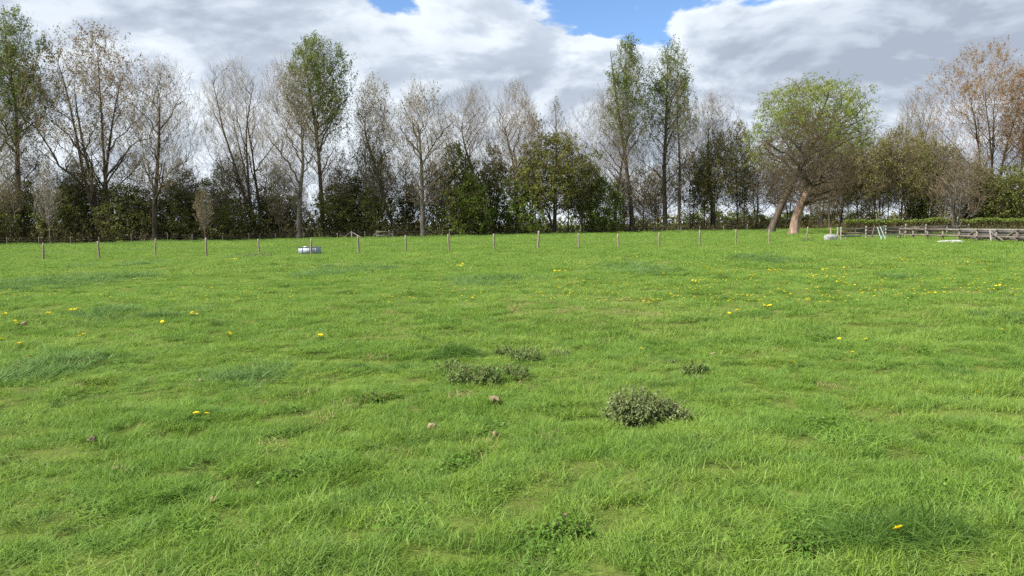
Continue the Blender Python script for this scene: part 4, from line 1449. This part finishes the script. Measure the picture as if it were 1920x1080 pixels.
# tan clods lying in the grass
CL = [(928, 745, 26, .6, 'clod', 'pale tan clod nearest the left of the large nettle clump'),
      (810, 793, 24, .5, 'clod', 'flat tan clod left of the round tan clod'),
      (928, 805, 15, .9, 'clod', 'small round tan clod below the oblong one'),
      (173, 830, 20, .6, 'clod_dark', 'grey-brown clod in the left foreground'),
      (403, 938, 22, .7, 'clod', 'reddish tan clod in the lower left foreground'),
      (1310, 698, 14, .8, 'clod_dark', 'small dark clod below the compact blue-green nettles'),
      (376, 708, 10, .7, 'clod', 'small tan clod in the left middle of the meadow'),
      (820, 673, 9, .8, 'clod', 'tiny tan clod left of the dark nettle clump'),
      (46, 617, 16, .5, 'clod', 'flat tan clod near the left edge beside dandelions'),
      (1338, 652, 14, .35, 'clod', 'thin pale clod above the compact nettle clump'),
      (1915, 873, 18, .5, 'clod', 'reddish clod at the right edge of the photo'),
      (1062, 966, 18, .6, 'clod_dark', 'brown clod half hidden in grass at the bottom centre'),
      (218, 884, 20, .4, 'clod', 'flat strawy clod in the worn patch at lower left')]
for i, (px, py, wp, ar, mt, lb) in enumerate(CL):
    x, y = ground(px, py)
    wd = wp / FPX * y * .85
    o = mobj('dry_clod', lump('dry_clod', (wd, wd * .8, wd * ar), mt, 50 + i, 3, .22, 2.2))
    o.location = (x, y, float(hgt(x, y)) + wd * ar * .25 + .022)
    o.rotation_euler = (.2 * math.sin(i), .25 * math.cos(i * 2), i)
    tag(o, lb, 'clod', 'dry clods in the grass')


# dandelions
def flower_data(rg, r):
    """a ruffled domed head: three rings of petals"""
    parts_v, parts_q = [], []
    o = 0
    for ring, (rad, z, n) in enumerate(((1.0, 0.0, 11), (.75, .10, 9), (.45, .18, 6))):
        for k in range(n):
            a = (k + ring * .4) / n * 6.283 + rg.normal(0, .06)
            c, s = math.cos(a), math.sin(a)
            wv = .30 * r
            p0 = (0.05 * c * r, 0.05 * s * r, z * r)
            tip = (rad * c * r, rad * s * r, (z + .25 + rg.normal(0, .05)) * r)
            mid = (rad * .6 * c * r, rad * .6 * s * r, (z + .22) * r)
            parts_v += [p0, (mid[0] - s * wv, mid[1] + c * wv, mid[2]), tip, (mid[0] + s * wv, mid[1] - c * wv, mid[2])]
            parts_q.append((o, o + 1, o + 2, o + 3))
            o += 4
    return np.array(parts_v), np.array(parts_q), np.repeat(rg.random(o // 4), 4)


rg = np.random.default_rng(91)
FH = []
for i in range(3):
    V, Q, T = flower_data(rg, .024)
    FH.append(np_mesh('flower_head', V, quads=Q, mat=M['petal'], tint=T))
ST = MB().rod([(0, 0, -.03), (.004, 0, .05), (.008, .003, .10)], .0022, 4).mesh('stem', M['clover'])
V, Q, T = blades(rg, 14, .02, .06, .11, .022, 1.2, .5, .9, 4)
LV = np_mesh('leaves', V, quads=Q, mat=M['clover'], tint=T)
DAN = []
for px, py, n_, sp in ((370, 781, 1, 0), (388, 779, 1, 0), (1685, 1058, 1, 0), (1832, 743, 1, 0), (1597, 657, 1, 0), (1625, 632, 1, 0), (1572, 635, 1, 0), (1490, 678, 1, 0),
                       (1201, 657, 1, 0), (885, 572, 2, 4), (1442, 577, 4, 8), (1385, 586, 2, 5), (1367, 591, 1, 0), (1213, 567, 8, 24), (1392, 480, 9, 12), (1410, 524, 7, 10), (1455, 508, 9, 20),
                       (1045, 518, 8, 12), (1096, 536, 3, 7), (133, 592, 4, 6), (92, 598, 2, 4), (152, 590, 2, 6), (12, 604, 3, 6), (36, 620, 3, 6), (153, 632, 2, 4), (6, 645, 2, 4), (32, 655, 2, 5), (58, 684, 1, 0),
                       (305, 613, 2, 4), (363, 597, 5, 14), (430, 632, 2, 5), (600, 640, 2, 5), (1305, 540, 4, 10), (1170, 545, 4, 14), (1475, 555, 6, 20), (1520, 520, 8, 30), (1580, 525, 10, 30),
                       (1650, 545, 8, 30), (1700, 490, 8, 20), (1330, 505, 5, 14), (1555, 505, 6, 20), (1870, 545, 5, 24), (1800, 500, 8, 40), (1190, 480, 5, 16), (860, 500, 4, 14), (790, 480, 4, 10),
                       (1880, 625, 1, 0), (1750, 560, 5, 20), (525, 500, 3, 6), (440, 490, 4, 8), (105, 480, 6, 14), (330, 470, 6, 20)):
    for _ in range(n_):
        DAN.append((px + rg.normal(0, 1) * sp * .6, py + rg.normal(0, 1) * sp * .18))
for i, (px, py) in enumerate(DAN):
    x, y = ground(px, py)
    if y > 70 or y < 2:
        continue
    z = float(hgt(x, y))
    zone = ('on the left side of the meadow' if px < 700 else 'in the middle of the meadow' if px < 1280 else 'on the right side of the meadow')
    if y < 22:
        o = empty('dandelion', (x, y, z), rg.random() * 6)
        h_ = mobj('flower_head', FH[i % 3], o)
        h_.location = (.008, .003, .098)
        s_ = rg.uniform(1.05, 1.4)
        h_.scale = (s_, s_, s_)
        h_.rotation_euler = (rg.normal(0, .3), rg.normal(0, .3), 0)
        mobj('stem', ST, o)
        mobj('leaves', LV, o)
        lb = {0: 'left one of the two near yellow dandelions in the left foreground', 1: 'right one of the two near yellow dandelions in the left foreground',
              2: 'single yellow dandelion at the bottom right in long grass', 3: 'single yellow dandelion near the right edge of the near meadow'}.get(i)
        tag(o, lb or 'yellow dandelion flower with green stem ' + zone, 'dandelion', 'dandelions ' + zone)
    else:
        o = mobj('dandelion', FH[i % 3])
        s_ = rg.uniform(1.4, 1.9)
        o.scale = (s_, s_, s_ * 1.2)
        o.rotation_euler = (-.25 + rg.normal(0, .2), rg.normal(0, .2), rg.random() * 6)
        o.location = (x, y, z + .105)
        tag(o, 'tiny far yellow dandelion flower ' + zone, 'dandelion', 'far dandelions ' + zone)
# the uncountable far speckle of flowers
n = 1300
px_ = rg.uniform(0, 1920, n)
py_ = rg.uniform(462, 575, n)
k = rg.random(n) < np.where(px_ > 1000, .9, .35)
xy = [ground(a, b) for a, b in zip(px_[k], py_[k])]
xy = np.array([q for q in xy if 12 < q[1] < 75])
Vs, Qs, Ts, o_ = [], [], [], 0
for (x, y) in xy:
    V, Q, T = flower_data(rg, .027)
    Vs.append(V + np.array([x, y, float(hgt(x, y)) + .10]))
    Qs.append(Q + o_)
    Ts.append(T)
    o_ += len(V)
o = mobj('far_dandelions', np_mesh('far_dandelions', np.concatenate(Vs), quads=np.concatenate(Qs), mat=M['petal'], tint=np.concatenate(Ts)))
tag(o, 'sprinkle of tiny yellow dandelion heads over the far meadow', 'dandelions', kind='stuff')
